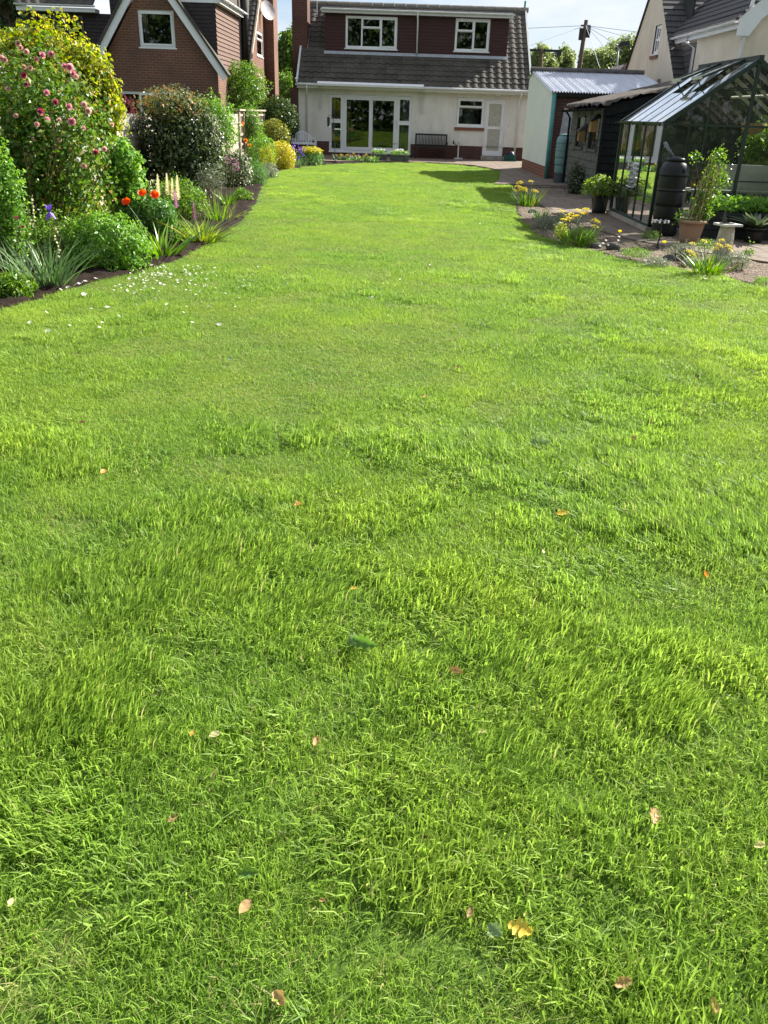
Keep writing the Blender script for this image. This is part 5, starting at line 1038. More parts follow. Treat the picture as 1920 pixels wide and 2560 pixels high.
def clump(name, label, cat, base, n, length, width, mat, spread=.12, lean=.35, bend=.5, seg=3, group=None, droop=0.0):
    o = thing(name, label, cat, (base[0], base[1], 0), group); a = rdir(n); r_ = spread * RN.random(n) ** .6
    b = np.stack([base[0] + a[:, 0] * r_, base[1] + a[:, 1] * r_, np.full(n, -.06)], 1); a2 = unit(a + RN.normal(0, .5, (n, 2)))
    V, F, A = strips(b, a2, length, width, lean=lean, bend=bend, seg=seg, droop=droop); npmesh('leaves', V, F, LM[mat], o, var=A); return o
def stalks(root, tips, base, r=.004, mat=None, spread=.06):
    mb = MB(); b = np.array(base)
    for tp_ in tips:
        q = b + np.array([RN.normal(0, spread), RN.normal(0, spread), -.05]); tp_ = np.array(tp_); md = q * .5 + tp_ * .5 + np.array([RN.normal(0, .02), RN.normal(0, .02), .02]); mb.tube([q, md, tp_], [r, r * .9, r * .7], 5, caps=False)
    mb.build('stalks', mat or m_stem, root)

# ---- left border, from the house back to the lawn's near end
shrub('laurel_bush', 'dome shaped dark green clipped bush at the bungalow corner', 'shrub', (694, 302, 54, 52), 32.3, 9000, .075, 'laurel', lump=.12)
shrub('euonymus_bush', 'rounded green and gold bush, upper of the two yellow mounds by the white bench', 'shrub', (684, 340, 41, 36), 28.6, 5200, .06, 'euon2', lump=.12)
shrub('euonymus_bush', 'clear yellow dome bush, lower of the two yellow mounds at the lawn edge', 'shrub', (702, 394, 37, 36), 26.2, 6000, .05, 'euon', lump=.10)
o, c, R3, s = shrub('low_shrub', 'low yellow topped green shrub below the white bench', 'shrub', (774, 398, 36, 26), 28.6, 3000, .07, 'fern', lump=.12, extra=(((776, 376, 30, 9), 1500, .05, 'euon', .5),), aspect=.25)
o = clump('iris_clump', 'purple flowering iris clump between the yellow dome and the low yellow topped shrub', 'iris', P(744, 412, 27.6), 70, .45, .03, 'blue', .22)
for k in range(22): p = P(735 + RN.uniform(-8, 26), RN.uniform(362, 395), 27.4 + RN.uniform(-.2, .2)); bloom(o, FM['iris'], PM['purple'], p, (RN.normal(0, .4), -.3, 1), .042)
shrub('neighbour_tree', 'leafy round green tree rising behind the trellis by the brick house', 'tree', (602, 232, 70, 66), 32.4, 9000, .085, 'mid', lump=.2, extra=(((570, 175, 12, 22), 120, .07, 'mid', .5), ((625, 175, 22, 24), 240, .07, 'mid', .5)))
shrub('acer_bush', 'dark red leaved bush peeping over the fence', 'shrub', (303, 270, 36, 26), 17.2, 1600, .06, 'acer', down=False)
shrub('climber', 'light green climbing plant covering the fence beside the trellis', 'climber', (532, 320, 66, 66), 22.6, 7000, .055, 'fresh', .5, extra=(((500, 262, 40, 14), 700, .05, 'fresh', .5),))
o, c, R3, s = shrub('climbing_rose', 'orange flowered climbing rose on the pale trellis', 'climber', (622, 322, 38, 56), 27.6, 3600, .06, 'fresh', .3, shell=.8)
for q in ((604, 310), (623, 365), (641, 366), (613, 352)): bloom(o, FM['rose'], PM['orange'], P(q[0], q[1], 27.2), (.6, -.7, .3), .075)
shrub('spindle_shrub', 'green leafy shrub with pale new growth between trellis and yellow dome', 'shrub', (655, 385, 36, 42), 25.4, 3000, .055, 'fresh')
shrub('yellow_spurge', 'yellow green bushy plant left of the yellow dome bush', 'plant', (668, 396, 22, 30), 24.6, 1300, .05, 'gold', aspect=.35)
shrub('variegated_shrub', 'dark shrub with white edged leaves near the trellis foot', 'shrub', (590, 430, 44, 50), 19.6, 3000, .06, 'varieg', lump=.2)
shrub('feathery_plant', 'feathery bright green plant spilling to the far soil edge', 'plant', (640, 440, 34, 36), 20.2, 3800, .06, 'fern', aspect=.12)
shrub('blue_catmint', 'hazy blue grey catmint left of the yellow dome', 'plant', (672, 430, 26, 22), 22.6, 1500, .045, 'grey', aspect=.25)
shrub('evergreen_shrub', 'big dark glossy evergreen shrub in front of the fence', 'shrub', (452, 385, 100, 118), 16.3, 11000, .085, 'dark', lump=.25, shell=.5, extra=(((425, 272, 88, 50), 2600, .06, 'bronze', .32), ((430, 245, 70, 30), 500, .05, 'grey', .3), ((520, 350, 40, 70), 2200, .05, 'varieg', .4)))
shrub('silver_shrub', 'loose grey white twiggy plant below the dark evergreen', 'shrub', (525, 455, 40, 50), 15.2, 1700, .035, 'grey', .6, shell=.9, aspect=.22)
o = clump('allium_clump', 'three purple ball alliums on tall stems over the far soil', 'allium', P(570, 500, 15.6), 24, .4, .03, 'sword', .08)
tips = [P(567, 400, 15.6), P(586, 404, 15.6), P(588, 418, 15.5)]; stalks(o, tips, (LOC[o.name][0], LOC[o.name][1], 0), .006)
for p in tips: bloom(o, FM['ball'], PM['mauve'], p, (0, 0, 1), .058)
o, c, R3, s = shrub('rose_bush', 'tall arching rose bush covered in pink blooms', 'rose bush', (92, 385, 188, 232), 9.7, 13500, .055, 'rose', .62, aspect=.58, lump=.26, shell=.75, droop=.4)
mb = MB(); stems(mb, c, (c[0], c[1], 0), 22, R3[0] * 1.15, .011); mb.build('canes', m_wstem, o)
roses = [(62, 190, .045, 'deep'), (65, 210, .04, 'deep'), (100, 280, .048, 'deep'), (118, 300, .036, 'pink'), (180, 305, .048, 'pink'), (172, 267, .04, 'pink'), (210, 262, .04, 'pale'), (222, 278, .042, 'pale'), (116, 232, .038, 'pink'), (138, 255, .036, 'deep'), (105, 138, .04, 'pink'), (128, 136, .04, 'pink'), (92, 150, .034, 'pink'), (176, 168, .045, 'pink'), (182, 185, .042, 'pink'),
         (160, 165, .034, 'pink'), (190, 192, .034, 'pale'), (76, 170, .03, 'pale'), (66, 130, .034, 'pale'), (45, 108, .034, 'pink'), (52, 120, .03, 'pale'), (4, 146, .04, 'pale'), (13, 150, .034, 'pale'), (240, 382, .038, 'deep'), (262, 374, .036, 'pale'), (210, 415, .036, 'pale'), (92, 312, .034, 'pale'), (20, 222, .03, 'pale'), (208, 320, .028, 'pale'), (280, 312, .026, 'pale'), (148, 300, .026, 'pale'), (60, 168, .028, 'pale'), (195, 400, .03, 'white'), (40, 290, .03, 'pale'), (150, 350, .028, 'pale')]
for (x, y, r, m) in roses: bloom(o, FM['rose'], PM[m], P(x, y, 9.7 - R3[1] * .92 * math.sqrt(max(.12, 1 - ((x - 92) / 215) ** 2 - ((y - 385) / 270) ** 2))), (RN.normal(.5, .4), -1, RN.uniform(-.1, .6)), r * .86, RN.uniform(0, 6))
shrub('golden_climber', 'bright yellow leaved climber arching behind the pink rose', 'climber', (128, 262, 178, 172), 11.4, 13000, .062, 'gold', .6, aspect=.6, lump=.2, shell=.5, droop=.5, extra=(((252, 262, 58, 88), 4200, .055, 'gold', .55), ((60, 108, 90, 34), 1500, .06, 'gold', .55), ((190, 160, 80, 40), 1200, .055, 'gold', .55)))
shrub('leafy_shrub', 'fresh green broad leaved shrub right of the rose bush', 'shrub', (300, 432, 62, 76), 11.0, 2400, .07, 'fresh', .7, aspect=.6, lump=.36, shell=.65)
shrub('left_edge_shrub', 'light green small leaved shrub at the left edge below the rose', 'shrub', (6, 500, 56, 128), 8.5, 3600, .044, 'fresh', .7, aspect=.5, lump=.36, shell=.6)
shrub('under_planting', 'dense mid green low plants at the foot of the dark evergreen', 'plant', (445, 500, 75, 50), 13.2, 3600, .045, 'mid', .8, aspect=.4)
shrub('peony_plant', 'deep green leafy plant carrying the red poppies beside it', 'plant', (372, 545, 72, 55), 10.9, 3600, .06, 'fern', .6, aspect=.35)
# poppies, lupins
o = thing('oriental_poppy', 'three open scarlet poppies on hairy stems in front of the cream lupins', 'poppy', tuple(P(350, 590, 10.6) * np.array([1, 1, 0])))
tips = [P(318, 509, 10.5), P(357, 488, 10.6), P(387, 491, 10.5)]; stalks(o, tips, LOC[o.name], .005, None, .12)
for p, f in zip(tips, ((-.1, -.7, .7), (.0, -.6, .8), (.2, -.75, .6))): bloom(o, FM['poppy'], PM['red'], p, f, .054)
clv = clump('lupin', 'group of tall cream lupin spires behind the red poppies', 'lupin', P(395, 560, 11.6), 60, .35, .03, 'fern', .25, lean=.7)
tips = []
for (x, yb_, yt) in ((363, 500, 455), (396, 492, 432), (419, 488, 430), (432, 500, 442), (445, 500, 434)):
    b0 = P(x, yb_, 11.5); t0 = P(x, yt, 11.5); L_ = t0[2] - b0[2]; bloom(clv, FM['spire'], PM['cream'], b0, (RN.normal(0, .04), 0, 1), L_); tips.append(b0)
stalks(clv, tips, LOC[clv.name], .006, None, .12)
o = clump('lupin', 'single pink lupin spire in front of the cream ones', 'lupin', P(440, 590, 10.9), 14, .3, .03, 'fern', .1, lean=.6); b0 = P(441, 520, 10.8); bloom(o, FM['spire'], PM['lilac'], b0, (0, 0, 1), P(441, 478, 10.8)[2] - b0[2] + .02, 0); stalks(o, [b0], LOC[o.name], .006)
o = clump('lupin', 'dull purple fading lupin spire above the lime strap leaves', 'lupin', P(487, 590, 11.2), 10, .28, .03, 'fern', .1, lean=.6); b0 = P(487, 550, 11.0); bloom(o, FM['spire'], PM['mauve'], b0, (0, 0, 1), P(487, 500, 11.0)[2] - b0[2], 0); stalks(o, [b0], LOC[o.name], .006)
clump('daylily_clump', 'lime green strappy daylily clump arching over the soil', 'plant', P(505, 606, 11.05), 150, .46, .020, 'lime', .17, lean=.75, bend=1.0, seg=5)
clump('tall_grass_clump', 'upright thin green allium leaves behind the lime daylily', 'plant', P(545, 548, 13.2), 60, .5, .012, 'sword', .16, lean=.25, bend=.3)
clump('sprawling_daffodil_leaves', 'yellowing flopped daffodil leaves at the soil curve', 'plant', P(575, 545, 13.6), 40, .4, .014, 'lime', .12, lean=1.1, bend=1.2, seg=5)
shrub('low_dark_plant', 'small dark green leafy plant at the soil curve', 'plant', (606, 495, 26, 22), 16.4, 700, .06, 'mid', aspect=.4)
clump('iris_leaf_clump', 'fan of broad green iris leaves with orange tips before the poppies', 'plant', P(405, 640, 9.75), 60, .46, .030, 'sword', .13, lean=.7, bend=.6, seg=4)
shrub('catmint_bush', 'big rounded light green catmint mound at the lawn edge', 'plant', (268, 622, 116, 84), 8.75, 11000, .036, 'fresh', .72, aspect=.45, lump=.14, shell=.3, up=.5) if False else shrub('catmint_bush', 'big rounded light green leafy mound at the lawn edge', 'plant', (266, 622, 106, 78), 8.9, 8500, .046, 'fresh', .72, aspect=.42, lump=.24, shell=.4)
clump('sword_leaf_clump', 'large fan of grey green sword leaves at the near end of the border', 'plant', P(118, 715, 7.85), 110, .52, .022, 'blue', .17, lean=.55, bend=.55, seg=4)
o = thing('satin_flower', 'thin stems of small pale yellow buds rising from the sword leaves', 'plant', tuple(P(90, 700, 7.95) * np.array([1, 1, 0]))); tips = [P(77, 490, 7.9), P(70, 515, 7.9), P(140, 572, 7.8)]; stalks(o, tips, LOC[o.name], .004, None, .05)
for tp_ in tips:
    for k in range(9): bloom(o, FM['daisy'], PM['cream'], tp_ + np.array([RN.normal(0, .012), RN.normal(0, .012), -.03 * k]), (RN.normal(), RN.normal(), .5), .011)
o = thing('bearded_iris', 'single violet bearded iris bloom on a tall stem above the sword leaves', 'iris', tuple(P(120, 690, 8.1) * np.array([1, 1, 0]))); tips = [P(124, 530, 8.05)]; stalks(o, tips, LOC[o.name], .006, None, .01); bloom(o, FM['iris'], PM['purple'], tips[0], (0, -.15, 1), .062)
o = clump('rose_campion', 'grey stemmed plant with two small crimson flowers at the left', 'plant', P(45, 700, 7.9), 34, .5, .009, 'grey', .1, lean=.3); tips = [P(41, 544, 7.9), P(57, 567, 7.85)]; stalks(o, tips, LOC[o.name], .004)
for p in tips: bloom(o, FM['daisy'], PM['crimson'], p, (.1, -.5, .8), .018)
shrub('low_leafy_plant', 'low glossy green leafy clump in the near left corner of the soil', 'plant', (28, 728, 62, 44), 7.35, 2600, .06, 'mid', .8, aspect=.26, lump=.2, shell=.7, nrand=1.2)
shrub('grey_backdrop_plant', 'tangled dim green plants behind the sword leaves', 'plant', (120, 600, 120, 70), 8.9, 3500, .035, 'mid', .5, aspect=.4, shell=.9)
o = clump('wallflower_row', 'row of small mixed flowers below the left patio door', 'plant', P(880, 400, 31.3), 120, .22, .02, 'fern', .2)
for k in range(26): p = P(840 + 4.0 * k, 392 + RN.uniform(-8, 6), 31.3); bloom(o, FM['head'], PM[('orange', 'mauve', 'pink', 'yellow')[k % 4]], p, (0, -.4, 1), .045)
V, F, A = strips(np.stack([np.linspace(P(836, 405, 31.4)[0], P(945, 405, 31.4)[0], 190) + RN.normal(0, .03, 190), 31.35 + RN.uniform(-.15, .25, 190), np.full(190, .04)], 1), rdir(190), .24, .03, lean=.4); npmesh('leaves', V, F, LM['fern'], o, var=A)
for TR, xa, xb, sd_ in ((TR1, -.86, -.34, 3), (TR2, -.18, .44, 4)):
    n = 260; p = np.stack([RN.uniform(xa, xb, n), 32.1 + RN.uniform(-.12, .12, n), .26 + RN.random(n) * .12], 1); nn = unit(RN.normal(size=(n, 3)) + np.array([0, 0, .8])); V, F, A = leaves(p, nn, .07, .5); npmesh('trough_foliage', V, F, LM['fresh'], TR, var=A)
    for k in range(7): bloom(TR, FM['daisy'], PM['white'], (RN.uniform(xa, xb), 32.0 + RN.uniform(-.1, .05), .36 + RN.random() * .08), (0, -.6, 1), .045)

# ---- right side: gravel bed plants
def yellowclump(base, n, h, r, tipspx, Y, label, m='yellow', sz=.05, leaf='sword', grp=None):
    o = clump('yellow_flower_clump', label, 'plant', base, n, h, .012, leaf, r, lean=.4, bend=.4, group=grp); tips = [P(x, y, Y + RN.uniform(-.12, .12)) for x, y in tipspx]; stalks(o, tips, LOC[o.name], .004, None, r * .6)
    for p in tips: bloom(o, FM['head'], PM[m], p, (RN.normal(0, .2), -.25, 1), sz * RN.uniform(.8, 1.2), RN.uniform(0, 6))
    return o
yellowclump(P(1318, 515, 17.4), 130, .42, .2, [(1285 + RN.uniform(0, 28), RN.uniform(452, 480)) for k in range(12)] + [(1328, 455), (1335, 478), (1340, 480)], 17.3, 'mustard yellow flower clump at the far end of the right bed', 'mustard', .058)
yellowclump(P(1440, 615, 11.95), 150, .36, .24, [(1405 + 6 * k + RN.uniform(-4, 4), 538 + RN.uniform(-8, 12) - (6 if k > 4 else 0)) for k in range(11)] + [(1466, 524), (1465, 533), (1485, 552), (1494, 556), (1487, 568), (1430, 548), (1416, 552)], 12.2, 'bright yellow flower clump halfway along the right bed', 'yellow', .05)
shrub('yellow_sprawl', 'mustard coloured sprawling stems beside the bright yellow flower clump', 'plant', (1402, 580, 16, 22), 11.9, 420, .03, LM['gold'], .7, aspect=.3, stem=False)
shrub('pink_rock_plant', 'pink speckled low plant under the bright yellow flowers', 'plant', (1455, 596, 40, 24), 11.8, 1500, .03, 'mid', .8, aspect=.3)
o, c, R3, s = shrub('thrift_clump', 'grey green thrift with lilac heads in the right bed', 'plant', (1365, 562, 36, 20), 13.6, 1500, .035, 'grey', .8, aspect=.2)
for q in ((1355, 540), (1363, 543), (1376, 541), (1350, 548), (1385, 552), (1392, 556), (1372, 548)): bloom(o, FM['ball'], PM['lilac'], P(q[0], q[1], 13.5), (0, 0, 1), .02)
clump('grassy_clump', 'dark green grassy tuft behind the lilac thrift', 'plant', P(1350, 548, 15.2), 90, .26, .014, 'fern', .14)
clump('grassy_clump', 'thin seeding grassy tuft beside the path left of the bright yellow clump', 'plant', P(1388, 548, 14.4), 50, .28, .010, 'fern', .1)
o = clump('daisy_clump', 'small white daisies at the lawn edge left of the dark rock', 'plant', P(1510, 632, 11.0), 40, .10, .01, 'fern', .12)
for q in ((1508, 608), (1515, 601), (1546, 601), (1548, 592), (1500, 615), (1520, 612)): bloom(o, FM['daisy'], PM['white'], P(q[0], q[1], 11.05), (.1, -.5, 1), .017)
o = clump('welsh_poppy', 'lone yellow poppy on a thin stem above the dark rock', 'poppy', P(1552, 618, 11.2), 20, .12, .012, 'fern', .06); tips = [P(1549, 581, 11.2)]; stalks(o, tips, LOC[o.name], .003, None, .01); bloom(o, FM['poppy'], PM['yellow'], tips[0], (0, -.4, 1), .026)
o = clump('welsh_poppy', 'yellow poppy beside the black and white rimmed dish', 'poppy', P(1661, 640, 11.0), 12, .1, .012, 'fern', .05); tips = [P(1660, 608, 11.0)]; stalks(o, tips, LOC[o.name], .003, None, .01); bloom(o, FM['poppy'], PM['yellow'], tips[0], (0, -.3, 1), .028)
shrub('thyme_mat', 'flat dark green thyme mat along the lawn edge right of the dark rock', 'plant', (1590, 632, 40, 11), 10.6, 2600, .014, 'mid', 1.1, aspect=.4, stem=False, down=False)
shrub('moss_cushion', 'bright green low cushion at the foot of the black water butt', 'plant', (1628, 590, 27, 13), 12.8, 1500, .02, 'mid', .8, aspect=.3, stem=False, down=False)
shrub('lavender_clump', 'pale grey green lavender clump in front of the terracotta pot', 'plant', (1708, 632, 48, 27), 10.9, 1900, .035, 'grey', .6, aspect=.16, shell=.8)
shrub('grey_mat_plant', 'small pale green plants at the lawn edge near the upright rock', 'plant', (1640, 655, 38, 12), 10.2, 700, .025, 'grey', .7, aspect=.35, stem=False)
shrub('cotton_lavender', 'dark grey green fuzzy mound right of the strappy yellow clump', 'plant', (1840, 652, 36, 22), 10.2, 2200, .022, 'grey', .8, aspect=.25, shell=.35) 
o = clump('strappy_yellow_clump', 'strappy green clump with yellow heads at the near right lawn edge', 'plant', P(1768, 690, 9.75), 120, .34, .016, 'sword', .12, lean=.5, bend=.5, seg=4)
tips = [P(x, y, 9.75) for x, y in ((1728, 632), (1732, 640), (1722, 628), (1760, 604), (1805, 602), (1795, 612), (1790, 622), (1800, 616), (1822, 618), (1826, 626), (1818, 614), (1731, 610))]; stalks(o, tips, LOC[o.name], .004, None, .06)
for p in tips: bloom(o, FM['head'], PM['yellow'], p, (RN.normal(0, .2), -.3, 1), .036 * RN.uniform(.8, 1.2))
shrub('green_cushion', 'dark green cushion plant left of the sundial foot', 'plant', (1765, 612, 26, 14), 11.4, 1200, .016, 'mid', .9, aspect=.4, stem=False, down=False)
o, c, R3, s = shrub('gravel_seedling', 'little green plant with a magenta flower on the gravel', 'plant', (1872, 632, 16, 9), 10.9, 160, .03, 'mid', stem=False); bloom(o, FM['daisy'], PM['lilac'], P(1878, 637, 10.8), (0, -.5, 1), .015)
shrub('gravel_seedling', 'small bright weed on the gravel at the right picture edge', 'plant', (1905, 702, 22, 10), 9.2, 160, .028, 'fresh', stem=False)
shrub('shade_ivy', 'dim ivy creeping up the shed side wall', 'climber', (1440, 455, 26, 44), 20.6, 1300, .05, 'dark', .5, stem=False)
# pots
hp = thing('potted_shrub', 'bushy lime green shrub in a dark pot before the shed', 'potted plant', (3.80, 16.35, 0)); potmesh(hp, 3.80, 16.35, .165, .36, m_pot, .74)
c = P(1499, 474, 16.3); p, nr = blob(c, (.31, .31, .24), 1100, shell=.6, lump=.15, nrand=.9, up=.6, zmin=.34); V, F, A = leaves(p, nr, .10, .46, .1); npmesh('foliage', V, F, LM['hydr'], hp, var=A); mb = MB(); stems(mb, c, (3.8, 16.35, 0), 8, .2, .006); mb.build('stems', m_stem, hp)
tp2 = thing('potted_climber', 'terracotta pot of canes with a straggly climbing plant by the black butt', 'potted plant', (4.24, 12.45, 0)); potmesh(tp2, 4.24, 12.45, .185, .33, m_terra, .66)
mb = MB(); cane_t = []
for k in range(13):
    a = k * .483; b0 = np.array([4.24 + .10 * math.cos(a), 12.45 + .10 * math.sin(a), .26]); t0 = np.array([4.24 + .16 + RN.normal(0, .07), 12.45 + RN.normal(0, .07), RN.uniform(.85, 1.18)]); mb.tube([b0, t0], .0065, 5); cane_t.append((b0, t0))
mb.build('canes', m_cane, tp2)
L3 = []
for k in range(950):
    b0, t0 = cane_t[RN.integers(13)]; f = RN.uniform(.1, 1.05); L3.append(b0 * (1 - f) + t0 * f + RN.normal(0, .055, 3) + np.array([.03, 0, 0]))
for cpx, n in (((1680, 515), 0), ((1738, 392), 60), ((1797, 385), 90), ((1805, 450), 50), ((1700, 545), 60), ((1770, 530), 70), ((1785, 395), 40)):
    q = P(cpx[0], cpx[1], 12.4)
    if n: sp_ = MB(); sp_.tube([(4.30, 12.45, .30), ((4.35 + q[0]) / 2, 12.42, .3 + .6 * (q[2] - .3)), tuple(q)], [.006, .005, .003], 5); sp_.build('stem', m_wstem, tp2)
    L3 += [q + RN.normal(0, .045, 3) for _ in range(n)]
L3 = np.array(L3); V, F, A = leaves(L3, unit(RN.normal(size=L3.shape) + np.array([.2, -.2, .5])), .042, .6, .3); npmesh('foliage', V, F, LM['mid'], tp2, var=A)
ht = thing('potted_hosta', 'grey green hosta in a black pot against the dark plank bed', 'potted plant', (5.28, 12.78, 0)); potmesh(ht, 5.28, 12.78, .15, .22, m_black, .75)
n = 42; a = rdir(n); V, F, A = strips(np.stack([5.28 + a[:, 0] * .03, 12.78 + a[:, 1] * .03, np.full(n, .2)], 1), a, .25, .11, lean=.8, bend=.9, seg=4); npmesh('leaves', V, F, LM['hosta'], ht, var=A)
st = thing('strawberry_plants', 'leafy green crop filling the dark plank raised bed', 'plant', (5.8, 13.3, .36)); n = 1900; p = np.stack([RN.uniform(4.68, 7.3, n), RN.uniform(13.0, 13.56, n), .40 + RN.random(n) * .2], 1); V, F, A = leaves(p, unit(RN.normal(size=(n, 3)) * .7 + np.array([0, -.2, .9])), .075, .6); npmesh('foliage', V, F, LM['fresh'], st, var=A)
# inside the greenhouse
gt = thing('tomato_plant', 'tall green plant inside the greenhouse at the right', 'plant', (6.0, 14.9, 0)); p, nr = blob((5.95, 14.9, 1.25), (.35, .3, .4), 1100, shell=.8); V, F, A = leaves(p, nr, .08, .45, .3); npmesh('foliage', V, F, LM['mid'], gt, var=A); mb = MB()
for k in range(5): mb.tube([(5.95 + RN.normal(0, .1), 14.9 + RN.normal(0, .1), 0), (5.9 + RN.normal(0, .2), 14.85, 1.4)], .008, 5)
mb.build('canes', m_cane, gt)
hb = thing('hanging_basket', 'straw coloured hanging basket in the greenhouse roof', 'basket', (5.62, 14.5, 1.5)); s_ = MB(); s_.lathe([(0, 0), (.10, .02), (.17, .09), (.19, .17), (.17, .17), (.0, .13)], (5.62, 14.5, 1.42), 18); s_.build('basket', plain('straw', (.42, .30, .14), .95, .35, 30, .1, bump=.7), hb, True); s_ = MB()
for k in range(3): a = k * 2.094; s_.tube([(5.62 + .18 * math.cos(a), 14.5 + .18 * math.sin(a), 1.59), (5.62, 14.5, 2.04)], .003, 4)
s_.build('chain', m_iron, hb)
sd2 = thing('seedlings', 'row of small bright green seedlings on the greenhouse bench', 'plant', (5.6, 14.3, .63)); n = 240; p = np.stack([RN.uniform(4.9, 6.2, n), RN.uniform(14.05, 14.32, n), .66 + RN.random(n) * .25], 1); V, F, A = leaves(p, unit(RN.normal(size=(n, 3)) + np.array([0, 0, .6])), .045, .5); npmesh('foliage', V, F, LM['fresh'], sd2, var=A)

# ================================================================ trees far off
def tree(name, label, px, Y, n, leaf, mat, clumps=14, aspect=.5, group=None, trunk=True, droop=.2, depth=.9, cl=.42):
    cx, cy, rx, ry = px; c = P(cx, cy, Y); s = scale_at(Y, c[2]); R3 = np.array([rx * s, rx * s * depth, ry * s]); o = thing(name, label, 'tree', (c[0], c[1], -.1), group)
    rng = np.random.default_rng(int(cx * 7 + cy)); parts = []; ctr = []
    for k in range(clumps):
        d = unit(rng.normal(size=(1, 3)))[0]; d[2] = d[2] * .9 + .1; q = c + d * R3 * rng.uniform(.35, .8); ctr.append(q); rr = R3 * rng.uniform(cl * .7, cl * 1.25)
        p, nr = blob(q, rr, n // clumps, rng, shell=.6, lump=.3, zmin=.2); parts.append(leaves(p, nr, leaf, aspect, droop, rng=rng))
    V, F, A = merge(parts); npmesh('crown', V, F, LM[mat], o, var=A)
    mb = MB(); h0 = max(1.0, c[2] - R3[2] * .6); tr = .025 * (c[2] + R3[2]) + .05; mb.tube([(c[0], c[1], -.1), (c[0] + .1, c[1], h0 * .6), (c[0], c[1], h0), (c[0] - .05, c[1], c[2] + R3[2] * .5)], [tr * 1.3, tr, tr * .8, tr * .25], 9)
    for q in ctr[:10]: b0 = np.array([c[0], c[1], h0 * rng.uniform(.8, 1.1)]); mb.tube([b0, (b0 + q) / 2 + np.array([0, 0, .1]), q], [tr * .45, tr * .3, tr * .12], 6)
    mb.build('trunk', m_bark, o); return o
tree('broadleaf_tree', 'tall dark green tree in the gap between brick house and bungalow', (712, 165, 40, 98), 56, 16000, .24, 'tree', 26, depth=1.0)
shrub('garden_bush', 'lighter green bush at the foot of the tall tree between the two houses', 'shrub', (716, 236, 32, 46), 47, 3000, .15, 'mid')
tree('conifer', 'grey green feathery conifer beyond the brick house at the top left', (15, 15, 52, 80), 46, 12000, .2, 'conifer', 18, .3, droop=.8)
tree('birch_tree', 'loose pale tree just right of the bungalow roof', (1352, 164, 58, 54), 82, 9000, .3, 'willow', 18, .35, droop=.6, cl=.36)
tree('birch_tree', 'pale feathery tree left of the telegraph pole', (1408, 160, 40, 46), 84, 6000, .3, 'willow', 16, .35, droop=.6, cl=.36)
tree('willow_tree', 'rounded green tree right of the telegraph pole', (1496, 168, 60, 42), 86, 8500, .3, 'willow', 20, .4, cl=.48)
tree('willow_tree', 'taller green tree behind the street lamp', (1562, 146, 62, 50), 88, 10000, .3, 'willow', 22, .4, cl=.46)
tree('willow_tree', 'bushy tree partly hidden by the cream house gable', (1622, 140, 48, 50), 84, 7000, .3, 'tree', 16, .4, cl=.4)
# poles, lamp and far roof
tpole = thing('telegraph_pole', 'leaning wooden telegraph pole with wires fanning out', 'telegraph pole', tuple(P(1447, 175, 60) * np.array([1, 1, 0]))); a, b = P(1446, 182, 60), P(1466, 50, 60); d_ = (b - a) / (b[2] - a[2])
foot = a - d_ * a[2]; mb = MB(); mb.tube([foot, a, b], [.17, .15, .12], 9); mb.build('pole', m_bark, tpole, True); mb = MB(); mb.box(b + np.array([-.35, -.1, -1.1]), b + np.array([-.12, .1, -.45])); mb.box(b + np.array([.1, -.1, -.95]), b + np.array([.32, .1, -.35])); mb.bar(b + np.array([-.3, 0, -.3]), b + np.array([.3, 0, -.3]), .08); mb.build('junction_box', m_iron, tpole)
for k, (x, y, Y, m_) in enumerate(((1320, 64, 60, 2.2), (1320, 108, 57, 2.2), (1600, 74, 59, 2.2), (1590, 92, 60, 2.2), (1512, 118, 54, 1.4), (1488, 130, 53, 1.4), (1530, 105, 56, 1.4))):
    e = P(x, y, Y); e = b + (e - b) * m_; md = (b + e) / 2 - np.array([0, 0, .06 * m_]); mb = MB(); mb.tube([b - np.array([0, 0, .3]), md, e], .014, 4, caps=False); mb.build('wire', plain('wire_%d' % k, (.40, .43, .46), .6, .05), tpole)
p2 = thing('power_pole', 'short pole with crossbar close beside the bungalow roof', 'telegraph pole', tuple(P(1350, 172, 62) * np.array([1, 1, 0]))); a = P(1350, 190, 62); b = P(1354, 124, 62); mb = MB(); mb.tube([(a[0], a[1], 0), a, b], [.14, .13, .11], 8); mb.build('pole', m_bark, p2, True); mb = MB(); mb.bar(b + np.array([-1.25, 0, -.05]), b + np.array([1.25, 0, -.05]), .14)
for x in (-1.15, 1.15): mb.box(b + np.array([x - .15, -.15, -.32]), b + np.array([x + .15, .15, .02]))
mb.build('crossbar', m_iron, p2)
lp = thing('street_lamp', 'thin grey street lamp in front of the far trees', 'street lamp', tuple(P(1540, 175, 70) * np.array([1, 1, 0]))); a = P(1540, 180, 70); b = P(1546, 118, 70); mb = MB(); mb.tube([(a[0], a[1], 0), a, b], [.11, .09, .07], 8); mb.build('column', plain('lamp_grey', (.20, .22, .20), .5, .1), lp, True); mb = MB(); mb.prism([b + np.array(q) for q in ((-.1, -.2, 0), (.75, -.2, .14), (.75, -.2, .42), (.1, -.2, .36))], (0, .4, 0)); mb.build('lamp_head', m_iron, lp)
fh = thing('distant_house', 'far low house with dark roof and patched brick gable beside the cream house', 'house', tuple(P(1540, 175, 52) * np.array([1, 1, 0]))); q = P(1490, 176, 52); q2 = P(1566, 160, 52)
